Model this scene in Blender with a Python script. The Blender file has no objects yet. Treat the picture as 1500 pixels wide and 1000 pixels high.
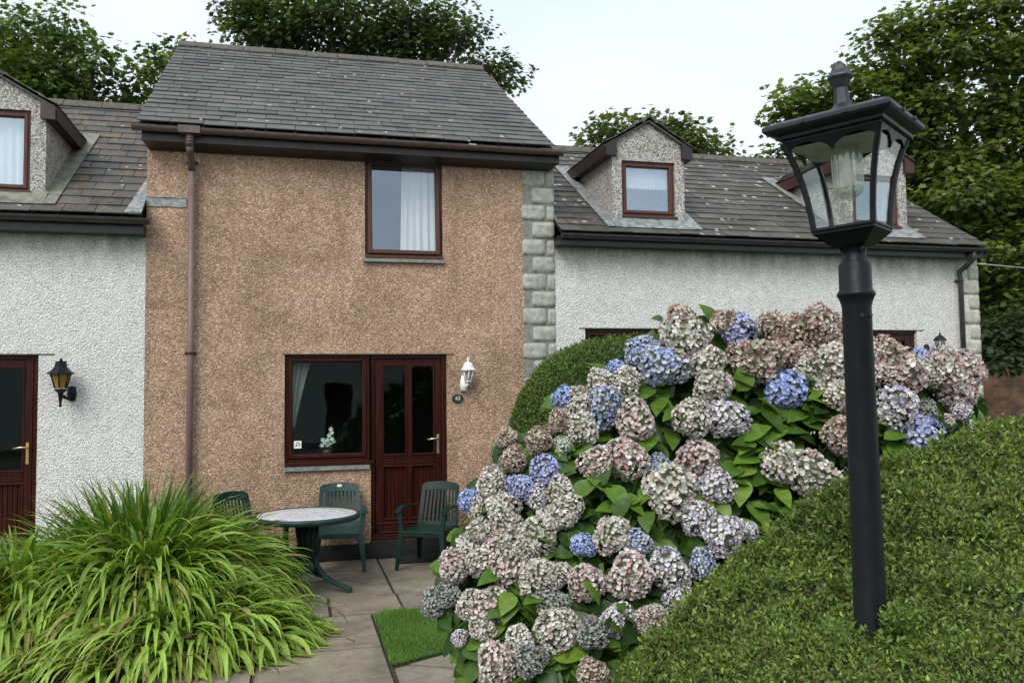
import bpy, math, random
import numpy as np
from mathutils import Vector, Matrix
random.seed(7); rng = np.random.default_rng(11)
sc = bpy.context.scene
COL = sc.collection
PI = math.pi
V = Vector
# ------------------------------------------------------------------ camera
CR = np.array([0.9683620806, -0.2492442238, -0.0123368420])
CU = np.array([-0.0021816697, -0.0578900857, 0.9983205789])
CF = np.array([0.2495398186, 0.9667088780, 0.0566023324])
FP = 1250.0; EYE = 1.87
def ray(x, y): return CR * ((x - 750) / FP) - CU * ((y - 500) / FP) + CF
def at(x, y, Y):
    d = ray(x, y); t = Y / d[1]; return V((d[0] * t, Y, EYE + d[2] * t))
def ad(x, y, d):
    r = ray(x, y) * d; return V((r[0], r[1], EYE + r[2]))
def ag(x, y, Z=0.0):
    d = ray(x, y); t = (Z - EYE) / d[2]; return V((d[0] * t, d[1] * t, Z))
cam = bpy.data.cameras.new('camera'); camo = bpy.data.objects.new('camera', cam); COL.objects.link(camo)
cam.sensor_width = 36; cam.lens = 36 * FP / 1500; cam.clip_end = 500; cam.clip_start = 0.05
m = Matrix(((CR[0], CU[0], -CF[0], 0), (CR[1], CU[1], -CF[1], 0), (CR[2], CU[2], -CF[2], EYE), (0, 0, 0, 1)))
camo.matrix_world = m
sc.camera = camo
D = 9.81          # the plane of the house fronts
# ------------------------------------------------------------------ objects
ORG = {}
def thing(name, label, cat, loc=(0, 0, 0), group=None, local=False):
    o = bpy.data.objects.new(name, None); COL.objects.link(o); o.location = loc
    o.empty_display_size = 0.2
    ORG[o.name] = V((0, 0, 0)) if local else V(loc)
    o['label'] = label; o['category'] = cat
    if group: o['group'] = group
    return o
def tag(o, label, cat, group=None):
    o['label'] = label; o['category'] = cat
    if group: o['group'] = group
    return o
def mesh_np(name, verts, faces, mat, parent=None, tint=None, smooth=False):
    """faces: int array (F,k) or list of such arrays"""
    if not isinstance(faces, list): faces = [faces]
    verts = np.asarray(verts, float)
    org = V((0, 0, 0))
    if parent is not None: org = ORG.get(parent.name, V((0, 0, 0)))
    verts = verts - np.array(org)
    me = bpy.data.meshes.new(name)
    me.vertices.add(len(verts)); me.vertices.foreach_set('co', verts.ravel())
    loops = np.concatenate([f.ravel() for f in faces]).astype(np.int32)
    tot = np.concatenate([np.full(len(f), f.shape[1]) for f in faces]).astype(np.int32)
    st = np.concatenate([[0], np.cumsum(tot)[:-1]]).astype(np.int32)
    me.loops.add(len(loops)); me.loops.foreach_set('vertex_index', loops)
    me.polygons.add(len(tot)); me.polygons.foreach_set('loop_start', st); me.polygons.foreach_set('loop_total', tot)
    if smooth: me.polygons.foreach_set('use_smooth', np.ones(len(tot), bool))
    me.update(calc_edges=True)
    if tint is not None:
        a = me.attributes.new('tint', 'FLOAT_COLOR', 'FACE')
        t = np.ones((len(tot), 4)); t[:, :3] = tint
        a.data.foreach_set('color', t.ravel())
    me.materials.append(mat)
    o = bpy.data.objects.new(name, me); COL.objects.link(o)
    if parent is not None:
        o.parent = parent; ORG[o.name] = org
    return o
class MB:
    def __init__(s): s.v = []; s.f = []; s.t = []; s.sm = []
    def add(s, vs, fs, tint=None, smooth=False):
        b = len(s.v); s.v += [tuple(p) for p in vs]
        for f in fs: s.f.append(tuple(i + b for i in f)); s.t.append(tint or (1, 1, 1)); s.sm.append(smooth)
    def box(s, x0, x1, y0, y1, z0, z1, M=None, tint=None):
        vs = [V((x, y, z)) for z in (z0, z1) for y in (y0, y1) for x in (x0, x1)]
        if M is not None: vs = [M @ v for v in vs]
        s.add(vs, [(0, 2, 3, 1), (4, 5, 7, 6), (0, 1, 5, 4), (2, 6, 7, 3), (0, 4, 6, 2), (1, 3, 7, 5)], tint)
    def hexa(s, lo, hi, tint=None):
        """two quads (4 pts each), joined"""
        vs = list(lo) + list(hi)
        s.add(vs, [(3, 2, 1, 0), (4, 5, 6, 7), (0, 1, 5, 4), (1, 2, 6, 5), (2, 3, 7, 6), (3, 0, 4, 7)], tint)
    def prism(s, poly, y0, y1, axis='y', tint=None, M=None):
        n = len(poly)
        if axis == 'y': A = [V((p[0], y0, p[1])) for p in poly]; B = [V((p[0], y1, p[1])) for p in poly]
        elif axis == 'x': A = [V((y0, p[0], p[1])) for p in poly]; B = [V((y1, p[0], p[1])) for p in poly]
        else: A = [V((p[0], p[1], y0)) for p in poly]; B = [V((p[0], p[1], y1)) for p in poly]
        vs = A + B
        if M is not None: vs = [M @ v for v in vs]
        s.add(vs, [tuple(range(n)), tuple(reversed(range(n, 2 * n)))] + [(i, i + n, (i + 1) % n + n, (i + 1) % n) for i in range(n)], tint)
    def tube(s, pts, rad, n=10, smooth=True, cap=True, sy=1.0, tint=None):
        pts = [V(p) for p in pts]
        if not hasattr(rad, '__len__'): rad = [rad] * len(pts)
        vs = []; up = None
        for i, p in enumerate(pts):
            d = (pts[min(i + 1, len(pts) - 1)] - pts[max(i - 1, 0)]).normalized()
            if up is None: up = V((0, 0, 1)) if abs(d.z) < .9 else V((1, 0, 0))
            a = d.cross(up).normalized(); b = a.cross(d).normalized(); up = b
            for k in range(n):
                t = 2 * PI * k / n
                vs.append(p + (a * math.cos(t) + b * math.sin(t) * sy) * rad[i])
        fs = [(i * n + k, i * n + (k + 1) % n, (i + 1) * n + (k + 1) % n, (i + 1) * n + k) for i in range(len(pts) - 1) for k in range(n)]
        s.add(vs, fs, tint, smooth)
        if cap:
            b = len(s.v) - len(vs)
            s.f.append(tuple(b + k for k in reversed(range(n)))); s.t.append(tint or (1, 1, 1)); s.sm.append(False)
            s.f.append(tuple(b + (len(pts) - 1) * n + k for k in range(n))); s.t.append(tint or (1, 1, 1)); s.sm.append(False)
    def lathe(s, prof, n=24, M=None, smooth=True, rot=0.0, cap=True, tint=None):
        vs = [V((r * math.cos(rot + 2 * PI * k / n), r * math.sin(rot + 2 * PI * k / n), z)) for r, z in prof for k in range(n)]
        if M is not None: vs = [M @ v for v in vs]
        fs = [(i * n + k, i * n + (k + 1) % n, (i + 1) * n + (k + 1) % n, (i + 1) * n + k) for i in range(len(prof) - 1) for k in range(n)]
        b = len(s.v); s.add(vs, fs, tint, smooth)
        if cap:
            for row, rv in ((0, True), (len(prof) - 1, False)):
                if prof[row][0] > 1e-4:
                    q = [b + row * n + k for k in range(n)]
                    s.f.append(tuple(reversed(q)) if rv else tuple(q)); s.t.append(tint or (1, 1, 1)); s.sm.append(False)
    def build(s, name, mat, parent=None, bevel=0, tinted=False):
        org = V((0, 0, 0))
        if parent is not None: org = ORG.get(parent.name, V((0, 0, 0)))
        me = bpy.data.meshes.new(name)
        me.from_pydata([tuple(V(p) - org) for p in s.v], [], s.f)
        me.polygons.foreach_set('use_smooth', s.sm)
        if tinted:
            a = me.attributes.new('tint', 'FLOAT_COLOR', 'FACE')
            a.data.foreach_set('color', np.array([(*t, 1) for t in s.t], float).ravel())
        me.materials.append(mat); me.update()
        o = bpy.data.objects.new(name, me); COL.objects.link(o)
        if parent is not None: o.parent = parent; ORG[o.name] = org
        if bevel:
            b = o.modifiers.new('bevel', 'BEVEL'); b.width = bevel; b.segments = 2; b.limit_method = 'ANGLE'; b.angle_limit = .7
        return o
# ------------------------------------------------------------------ materials
def nmat(name):
    M = bpy.data.materials.new(name); M.use_nodes = True; nt = M.node_tree
    return M, nt, nt.nodes['Principled BSDF'], nt.nodes['Material Output']
def N(nt, t, **kw):
    n = nt.nodes.new(t)
    for k, v in kw.items():
        if k in n.inputs: n.inputs[k].default_value = v
        else: setattr(n, k, v)
    return n
def rgb(r, g, b): return (r, g, b, 1)
def ramp(nt, fac, stops, interp='LINEAR'):
    n = nt.nodes.new('ShaderNodeValToRGB'); cr = n.color_ramp; cr.interpolation = interp
    while len(cr.elements) < len(stops): cr.elements.new(.5)
    for e, (p, c) in zip(cr.elements, stops): e.position = p; e.color = (*c, 1) if len(c) == 3 else c
    nt.links.new(fac, n.inputs[0]); return n
def mix(nt, fac, a, b, mode='MIX'):
    n = nt.nodes.new('ShaderNodeMix'); n.data_type = 'RGBA'; n.blend_type = mode
    for sck, v in ((n.inputs[0], fac), (n.inputs[6], a), (n.inputs[7], b)):
        if isinstance(v, bpy.types.NodeSocket): nt.links.new(v, sck)
        elif isinstance(v, (int, float)): sck.default_value = v
        else: sck.default_value = (*v, 1) if len(v) == 3 else v
    return n.outputs[2]
def noise(nt, co, scale, detail=4, rough=.6, dist=0):
    n = N(nt, 'ShaderNodeTexNoise', Scale=scale, Detail=detail, Roughness=rough, Distortion=dist)
    nt.links.new(co, n.inputs['Vector']); return n
def plain(name, col, rough=.5, var=.15, vs=8, bump=0, bs=60, spec=.5, metal=0, tint=False, coat=0):
    M, nt, P, O = nmat(name)
    co = nt.nodes.new('ShaderNodeTexCoord').outputs['Object']
    n = noise(nt, co, vs)
    lo = tuple(c * (1 - var) for c in col); hi = tuple(min(1, c * (1 + var)) for c in col)
    c = ramp(nt, n.outputs[0], [(.3, lo), (.7, hi)]).outputs[0]
    if tint:
        a = N(nt, 'ShaderNodeAttribute', attribute_name='tint')
        c = mix(nt, 1.0, c, a.outputs['Color'], 'MULTIPLY')
    nt.links.new(c, P.inputs['Base Color'])
    P.inputs['Roughness'].default_value = rough; P.inputs['Metallic'].default_value = metal
    P.inputs['Specular IOR Level'].default_value = spec; P.inputs['Coat Weight'].default_value = coat
    r = ramp(nt, noise(nt, co, vs * 3).outputs[0], [(.3, (rough * .8,) * 3), (.7, (min(1, rough * 1.25),) * 3)])
    nt.links.new(r.outputs[0], P.inputs['Roughness'])
    if bump:
        b = N(nt, 'ShaderNodeBump', Strength=1.0, Distance=bump)
        nt.links.new(noise(nt, co, bs).outputs[0], b.inputs['Height']); nt.links.new(b.outputs[0], P.inputs['Normal'])
    return M
def pebble(name, cols, scale, gap, stain, stain_amt, algae=None):
    M, nt, P, O = nmat(name)
    co = nt.nodes.new('ShaderNodeTexCoord').outputs['Object']
    w = noise(nt, co, 30, 2); wm = mix(nt, .02, co, w.outputs['Color'], 'ADD')
    v = N(nt, 'ShaderNodeTexVoronoi', Scale=scale); nt.links.new(wm, v.inputs['Vector'])
    sep = nt.nodes.new('ShaderNodeSeparateColor'); nt.links.new(v.outputs['Color'], sep.inputs[0])
    k = len(cols)
    stone = ramp(nt, sep.outputs[0], [(i / k, c) for i, c in enumerate(cols)], 'CONSTANT').outputs[0]
    v2 = N(nt, 'ShaderNodeTexVoronoi', Scale=scale, feature='DISTANCE_TO_EDGE'); nt.links.new(wm, v2.inputs['Vector'])
    g = ramp(nt, v2.outputs['Distance'], [(.0, (1, 1, 1)), (.06, (.8,) * 3), (.17, (0, 0, 0))]).outputs[0]
    big = noise(nt, co, 9, 4, .7)
    gm = ramp(nt, big.outputs[0], [(.3, (.35,) * 3), (.7, (1,) * 3)]).outputs[0]
    g = mix(nt, 1.0, g, gm, 'MULTIPLY')
    c = mix(nt, g, stone, gap)
    pit = ramp(nt, noise(nt, co, 62, 3, .7).outputs[0], [(.34, (.3, .3, .29)), (.45, (1, 1, 1))]).outputs[0]
    c = mix(nt, 1.0, c, pit, 'MULTIPLY')
    st = ramp(nt, noise(nt, co, 1.3, 6, .65, .6).outputs[0], [(.42, (0,) * 3), (.68, (stain_amt,) * 3)]).outputs[0]
    c = mix(nt, st, c, stain, 'MULTIPLY')
    mps = N(nt, 'ShaderNodeMapping'); mps.inputs['Scale'].default_value = (1, 1, .14); nt.links.new(co, mps.inputs[0])
    sk = ramp(nt, noise(nt, mps.outputs[0], 3.2, 5, .65, .2).outputs[0], [(.54, (0,) * 3), (.72, (stain_amt * .7,) * 3)]).outputs[0]
    c = mix(nt, sk, c, tuple(q * 1.08 for q in stain), 'MULTIPLY')
    if algae:
        sx = nt.nodes.new('ShaderNodeSeparateXYZ'); nt.links.new(co, sx.inputs[0])
        mr = N(nt, 'ShaderNodeMapRange'); nt.links.new(sx.outputs[2], mr.inputs[0])
        mr.inputs[1].default_value = algae[0]; mr.inputs[2].default_value = algae[1]
        mpn = N(nt, 'ShaderNodeMapping'); mpn.inputs['Scale'].default_value = (1, 1, .25); nt.links.new(co, mpn.inputs[0])
        an = ramp(nt, noise(nt, mpn.outputs[0], 5, 5, .7).outputs[0], [(.3, (0,) * 3), (.6, (1,) * 3)]).outputs[0]
        f = mix(nt, 1.0, mr.outputs[0], an, 'MULTIPLY')
        c = mix(nt, f, c, mix(nt, 1.0, c, algae[2], 'MULTIPLY'))
    nt.links.new(c, P.inputs['Base Color']); P.inputs['Roughness'].default_value = .85
    P.inputs['Specular IOR Level'].default_value = .25
    hr = ramp(nt, v.outputs['Distance'], [(0, (1, 1, 1)), (.75, (0, 0, 0))]).outputs[0]
    b = N(nt, 'ShaderNodeBump', Strength=1.0, Distance=.0065); nt.links.new(hr, b.inputs['Height'])
    b2 = N(nt, 'ShaderNodeBump', Strength=.6, Distance=.006); nt.links.new(noise(nt, co, 140, 3).outputs[0], b2.inputs['Height'])
    nt.links.new(b.outputs[0], b2.inputs['Normal']); nt.links.new(b2.outputs[0], P.inputs['Normal'])
    return M
def slate_mat(name, base, orange, white):
    M, nt, P, O = nmat(name)
    co = nt.nodes.new('ShaderNodeTexCoord').outputs['Object']
    a = N(nt, 'ShaderNodeAttribute', attribute_name='tint').outputs['Color']
    n1 = ramp(nt, noise(nt, co, 2.2, 6, .7).outputs[0], [(.3, tuple(c * .72 for c in base)), (.7, tuple(c * 1.35 for c in base))]).outputs[0]
    c = mix(nt, 1.0, n1, a, 'MULTIPLY')
    fine = ramp(nt, noise(nt, co, 55, 5, .75).outputs[0], [(.35, (.72,) * 3), (.75, (1.25,) * 3)]).outputs[0]
    c = mix(nt, 1.0, c, fine, 'MULTIPLY')
    # orange lichen rosettes
    o1 = ramp(nt, noise(nt, co, 4.2, 5, .75, .4).outputs[0], [(.5 + .22 * (1 - orange), (0,) * 3), (.56 + .22 * (1 - orange), (1,) * 3)]).outputs[0]
    o2 = ramp(nt, noise(nt, co, 38, 4, .7).outputs[0], [(.5, (0,) * 3), (.6, (1,) * 3)]).outputs[0]
    c = mix(nt, mix(nt, .85, (0, 0, 0), mix(nt, 1.0, o1, o2, 'MULTIPLY')), c, (.27, .14, .035))
    # grey-green crust
    g1 = ramp(nt, noise(nt, co, 11, 6, .75).outputs[0], [(.55, (0,) * 3), (.7, (.55,) * 3)]).outputs[0]
    c = mix(nt, g1, c, (.17, .17, .145))
    v = N(nt, 'ShaderNodeTexVoronoi', Scale=5.5, Randomness=1.0)
    wv = mix(nt, .05, co, noise(nt, co, 25, 2).outputs['Color'], 'ADD'); nt.links.new(wv, v.inputs['Vector'])
    w1 = ramp(nt, v.outputs['Distance'], [(white * .5, (1,) * 3), (white, (0,) * 3)]).outputs[0]
    w2 = ramp(nt, noise(nt, co, 3, 3).outputs[0], [(.45, (0,) * 3), (.55, (1,) * 3)]).outputs[0]
    c = mix(nt, mix(nt, 1.0, w1, w2, 'MULTIPLY'), c, (.55, .55, .5))
    nt.links.new(c, P.inputs['Base Color']); P.inputs['Roughness'].default_value = .62
    b = N(nt, 'ShaderNodeBump', Strength=.7, Distance=.004); nt.links.new(noise(nt, co, 45, 6, .7).outputs[0], b.inputs['Height'])
    nt.links.new(b.outputs[0], P.inputs['Normal'])
    return M
def leafmat(name, rough=.5, trans=.3, tt=(1.3, 1.35, .6)):
    M, nt, P, O = nmat(name)
    a = N(nt, 'ShaderNodeAttribute', attribute_name='tint').outputs['Color']
    co = nt.nodes.new('ShaderNodeTexCoord').outputs['Object']
    n = ramp(nt, noise(nt, co, 30, 3).outputs[0], [(.3, (.8,) * 3), (.7, (1.15,) * 3)]).outputs[0]
    c = mix(nt, 1.0, a, n, 'MULTIPLY')
    nt.links.new(c, P.inputs['Base Color']); P.inputs['Roughness'].default_value = rough
    P.inputs['Specular IOR Level'].default_value = .35
    t = N(nt, 'ShaderNodeBsdfTranslucent')
    tc = mix(nt, 1.0, c, tt, 'MULTIPLY'); nt.links.new(tc, t.inputs[0])
    ms = nt.nodes.new('ShaderNodeMixShader'); ms.inputs[0].default_value = trans
    nt.links.new(P.outputs[0], ms.inputs[1]); nt.links.new(t.outputs[0], ms.inputs[2]); nt.links.new(ms.outputs[0], O.inputs[0])
    return M
def glassmat(name, refl, tcol=(.85, .9, .88), rcol=(.85, .93, 1), wav=0.0):
    M, nt, P, O = nmat(name); nt.nodes.remove(P)
    tr = N(nt, 'ShaderNodeBsdfTransparent'); tr.inputs[0].default_value = (*tcol, 1)
    gl = N(nt, 'ShaderNodeBsdfGlossy', Roughness=.01); gl.inputs[0].default_value = (*rcol, 1)
    co = nt.nodes.new('ShaderNodeTexCoord').outputs['Object']
    b = N(nt, 'ShaderNodeBump', Strength=.3, Distance=.002 + wav); nt.links.new(noise(nt, co, 3 if not wav else 14, 1).outputs[0], b.inputs['Height'])
    nt.links.new(b.outputs[0], gl.inputs['Normal'])
    lw = N(nt, 'ShaderNodeLayerWeight', Blend=.5)
    pw = N(nt, 'ShaderNodeMath', operation='POWER'); nt.links.new(lw.outputs['Facing'], pw.inputs[0]); pw.inputs[1].default_value = 4
    ma = N(nt, 'ShaderNodeMath', operation='MULTIPLY_ADD'); nt.links.new(pw.outputs[0], ma.inputs[0]); ma.inputs[1].default_value = .6; ma.inputs[2].default_value = refl; ma.use_clamp = True
    ms = nt.nodes.new('ShaderNodeMixShader'); nt.links.new(ma.outputs[0], ms.inputs[0])
    nt.links.new(tr.outputs[0], ms.inputs[1]); nt.links.new(gl.outputs[0], ms.inputs[2]); nt.links.new(ms.outputs[0], O.inputs[0])
    return M
def woodgrain(name, c1, c2, rough=.35):
    M, nt, P, O = nmat(name)
    co = nt.nodes.new('ShaderNodeTexCoord').outputs['Object']
    mp = N(nt, 'ShaderNodeMapping'); mp.inputs['Scale'].default_value = (60, 60, 3); nt.links.new(co, mp.inputs[0])
    c = ramp(nt, noise(nt, mp.outputs[0], 1, 4, .6, .3).outputs[0], [(.35, c1), (.65, c2)]).outputs[0]
    nt.links.new(c, P.inputs['Base Color']); P.inputs['Roughness'].default_value = rough; P.inputs['Specular IOR Level'].default_value = .25
    return M
def brickmat(name):
    M, nt, P, O = nmat(name)
    co = nt.nodes.new('ShaderNodeTexCoord').outputs['Object']
    mp = N(nt, 'ShaderNodeMapping'); mp.inputs['Rotation'].default_value = (PI / 2, 0, 0); nt.links.new(co, mp.inputs[0])
    b = N(nt, 'ShaderNodeTexBrick', Scale=1.0); b.inputs['Brick Width'].default_value = .225; b.inputs['Row Height'].default_value = .075
    b.inputs['Mortar Size'].default_value = .008
    b.inputs['Color1'].default_value = rgb(.13, .055, .035); b.inputs['Color2'].default_value = rgb(.2, .1, .065); b.inputs['Mortar'].default_value = rgb(.13, .12, .09)
    nt.links.new(mp.outputs[0], b.inputs['Vector'])
    n = ramp(nt, noise(nt, co, 4, 5).outputs[0], [(.35, (.45, .5, .4)), (.65, (1.1, 1.05, 1))]).outputs[0]
    nt.links.new(mix(nt, 1.0, b.outputs['Color'], n, 'MULTIPLY'), P.inputs['Base Color']); P.inputs['Roughness'].default_value = .9
    bb = N(nt, 'ShaderNodeBump', Strength=.8, Distance=.01); nt.links.new(b.outputs['Fac'], bb.inputs['Height']); bb.invert = True
    nt.links.new(bb.outputs[0], P.inputs['Normal'])
    return M
def paving_mat():
    M, nt, P, O = nmat('paving_slab')
    co = nt.nodes.new('ShaderNodeTexCoord').outputs['Object']
    a = N(nt, 'ShaderNodeAttribute', attribute_name='tint').outputs['Color']
    c = ramp(nt, noise(nt, co, 2.5, 8, .7, .3).outputs[0], [(.3, (.13, .112, .085)), (.5, (.235, .205, .16)), (.72, (.34, .305, .25))]).outputs[0]
    f = ramp(nt, noise(nt, co, 90, 4, .8).outputs[0], [(.3, (.7,) * 3), (.7, (1.2,) * 3)]).outputs[0]
    c = mix(nt, 1.0, mix(nt, 1.0, c, f, 'MULTIPLY'), a, 'MULTIPLY')
    dk = ramp(nt, noise(nt, co, 7, 5, .7, .8).outputs[0], [(.54, (0,) * 3), (.7, (.38,) * 3)]).outputs[0]
    c = mix(nt, dk, c, (.07, .06, .045))
    li = ramp(nt, noise(nt, co, 22, 5, .8).outputs[0], [(.66, (0,) * 3), (.71, (.6,) * 3)]).outputs[0]
    c = mix(nt, li, c, (.42, .4, .35))
    nt.links.new(c, P.inputs['Base Color']); P.inputs['Roughness'].default_value = .75
    b = N(nt, 'ShaderNodeBump', Strength=.8, Distance=.004); nt.links.new(noise(nt, co, 70, 5, .7).outputs[0], b.inputs['Height'])
    nt.links.new(b.outputs[0], P.inputs['Normal'])
    return M
def table_mat():
    M, nt, P, O = nmat('table_marbled')
    co = nt.nodes.new('ShaderNodeTexCoord').outputs['Object']
    c = ramp(nt, noise(nt, co, 22, 6, .7, 1.5).outputs[0], [(.36, (.2, .23, .27)), (.48, (.62, .64, .68)), (.7, (.8, .8, .82))]).outputs[0]
    nt.links.new(c, P.inputs['Base Color']); P.inputs['Roughness'].default_value = .3
    return M

PEACH = pebble('peach_pebbledash', [(0.549, 0.369, 0.254), (0.655, 0.468, 0.334), (0.459, 0.297, 0.196), (0.739, 0.567, 0.424), (0.571, 0.402, 0.281), (0.398, 0.264, 0.18), (0.65, 0.424, 0.302), (0.526, 0.374, 0.265)], 54, (.16, .10, .065), (.62, .61, .60), .9, (.85, .12, (.50, .47, .40)))
WHITE = pebble('white_pebbledash', [(.82, .83, .81), (.78, .79, .77), (.86, .86, .84), (.82, .83, .81), (.74, .75, .73), (.86, .86, .84)], 48, (.30, .31, .29), (.84, .85, .82), .5, (3.15, 3.62, (.42, .44, .34)))
DORMER = pebble('grey_pebbledash', [(.62, .61, .57), (.45, .44, .41), (.74, .73, .69), (.25, .24, .22), (.56, .54, .5), (.68, .67, .63)], 54, (.11, .105, .095), (.76, .76, .73), .6)
SLATE = slate_mat('slate_grey', (.083, .084, .079), .25, .15)
SLATE_L = slate_mat('slate_lichened', (.074, .073, .067), .96, .13)
SLATE_R = slate_mat('slate_brownish', (.074, .069, .061), .3, .22)
RIDGE = plain('ridge_tile', (.085, .078, .062), .85, .45, 18, .004, 50)
BROWN = plain('brown_plastic', (.020, .0115, .010), .4, .2, 5)
GUT_BROWN = plain('gutter_brown', (.095, .066, .062), .4, .3, 9)
PIPE = plain('faded_brown_pipe', (.18, .118, .115), .5, .2, 4)
BLACK_UPVC = plain('black_fascia', (.012, .013, .015), .35, .3, 5)
BLACK_GUT = plain('black_gutter', (.028, .030, .026), .45, .4, 9)
MAHOG = woodgrain('mahogany', (.018, .0042, .0028), (.050, .0105, .0065), .3)
BRWIN = woodgrain('brown_frame', (.065, .028, .021), (.10, .046, .034), .38)
LEAD = plain('lead_flashing', (.24, .26, .26), .5, .55, 14, .004, 40, metal=.2)
LEAD2 = plain('mossy_lead', (.17, .175, .14), .65, .5, 9, .003, 30)
STONE = plain('granite_quoin', (.34, .355, .305), .9, .3, 22, .006, 45)
STONE2 = plain('pale_quoin', (.42, .41, .35), .9, .25, 14, .006, 45)
SLSILL = plain('slate_sill', (.20, .22, .20), .7, .4, 20, .003, 40)
PLINTH = plain('bitumen_plinth', (.014, .014, .016), .6, .4, 9, .004, 30)
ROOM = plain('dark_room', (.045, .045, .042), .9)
GL_UP = glassmat('glass_upper', .17, (.96, .97, .97), (.62, .71, .82))
GL_LOW = glassmat('glass_lower', .032, (.86, .9, .88), (.8, .9, .92))
GL_LAMP = glassmat('lantern_glass', .03, (.90, .93, .91), (1, 1, 1), .01)
GL_BULB = None
CURTAIN = plain('curtain_cloth', (.88, .88, .84), .85, .06, 5)
CURT2 = plain('grey_curtain', (.55, .58, .53), .85, .1, 5)
BRASS = plain('brass', (.75, .55, .24), .3, .1, metal=.9)
GREENP = plain('green_plastic', (.006, .024, .020), .4, .25, 9, spec=.3)
GREENP2 = plain('faded_green_plastic', (.016, .046, .042), .42, .3, 9, spec=.35)
TABLE = table_mat()
IRON = plain('black_painted_metal', (.007, .009, .011), .42, .25, 14, .0006, 120, spec=.22)
IRON2 = plain('lantern_lid_paint', (.016, .020, .027), .45, .3, 14, spec=.35)
WPAINT = plain('white_paint', (.82, .84, .86), .4, .05)
AMBER = plain('amber_glass', (.28, .16, .035), .3, .25, 8)
BARK = plain('bark', (.09, .075, .055), .9, .4, 6, .01, 20)
SOIL = plain('soil', (.035, .028, .018), .95, .5, 12, .01, 20)
GROUND = plain('garden_ground', (.06, .07, .035), .95, .4, 2, .01, 20)
CONC = plain('pale_concrete', (.6, .6, .57), .8, .2, 6)
LEAF = leafmat('leaf', .48, .34)
LEAFG = leafmat('glossy_leaf', .46, .22)
PETAL = leafmat('petal', .6, .16, (1, 1, 1))
RIB = plain('rubber_mat', (.01, .01, .011), .7, .3, 30, .003, 80)
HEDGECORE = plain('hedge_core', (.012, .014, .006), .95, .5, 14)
BRICK = brickmat('old_brick')
PAVE = paving_mat()
PLATE = plain('dark_plate', (.015, .017, .017), .3)
PALE = plain('pale_lettering', (.5, .5, .47), .4)
STICK = plain('sticker_paper', (.8, .8, .72), .5)

# ------------------------------------------------------------------ world, sun
W = bpy.data.worlds.new('World'); sc.world = W; W.use_nodes = True
nt = W.node_tree; nt.nodes.clear()
out = nt.nodes.new('ShaderNodeOutputWorld')
sky = nt.nodes.new('ShaderNodeTexSky'); sky.sky_type = 'NISHITA'; sky.sun_disc = False
SUN_EL, SUN_AZ = math.radians(45), math.radians(218)
sky.sun_elevation = SUN_EL; sky.sun_rotation = SUN_AZ; sky.dust_density = 3; sky.air_density = 1
bg1 = nt.nodes.new('ShaderNodeBackground'); bg1.inputs[1].default_value = .05
nt.links.new(sky.outputs[0], bg1.inputs[0])
tc = nt.nodes.new('ShaderNodeTexCoord').outputs['Generated']
mp = N(nt, 'ShaderNodeMapping'); mp.inputs['Scale'].default_value = (1, 1, 2.2); nt.links.new(tc, mp.inputs[0])
cn = noise(nt, mp.outputs[0], 1.6, 5, .55, .4)
cc = ramp(nt, cn.outputs[0], [(.3, (.47, .535, .575)), (.55, (.56, .60, .62)), (.75, (.64, .66, .67))])
bg2 = nt.nodes.new('ShaderNodeBackground'); bg2.inputs[1].default_value = 1.0
nt.links.new(cc.outputs[0], bg2.inputs[0])
addn = nt.nodes.new('ShaderNodeAddShader'); nt.links.new(bg1.outputs[0], addn.inputs[0]); nt.links.new(bg2.outputs[0], addn.inputs[1])
nt.links.new(addn.outputs[0], out.inputs[0])
sl = bpy.data.lights.new('sun', 'SUN'); sl.energy = 1.5; sl.angle = math.radians(28); sl.color = (1, .965, .92)
so = bpy.data.objects.new('sun', sl); COL.objects.link(so)
dirv = V((math.sin(SUN_AZ) * math.cos(SUN_EL), math.cos(SUN_AZ) * math.cos(SUN_EL), math.sin(SUN_EL)))
so.rotation_euler = dirv.to_track_quat('Z', 'Y').to_euler(); so.location = (0, 0, 20)
sc.view_settings.view_transform = 'Standard'; sc.view_settings.look = 'None'; sc.view_settings.exposure = 0.5; sc.view_settings.gamma = 1
sc.render.engine = 'CYCLES'
sc.cycles.max_bounces = 8; sc.cycles.transparent_max_bounces = 16; sc.cycles.diffuse_bounces = 3; sc.cycles.glossy_bounces = 3
sc.cycles.use_denoising = True

# ------------------------------------------------------------------ ground
g = MB(); g.add([(-60, -40, -.03), (60, -40, -.03), (60, 80, -.03), (-60, 80, -.03)], [(0, 1, 2, 3)])
o = g.build('ground', GROUND); o['kind'] = 'structure'
g = MB(); g.add([(-3.6, 4.0, -.02), (.66, 4.0, -.02), (.66, 9.8, -.02), (-3.6, 9.8, -.02)], [(0, 1, 2, 3)])
g.add([(.66, 4.0, -.02), (9.0, 3.0, -.02), (9.0, 9.8, -.02), (.66, 9.8, -.02)], [(0, 1, 2, 3)])
o = g.build('soil', SOIL); o['kind'] = 'structure'
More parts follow.
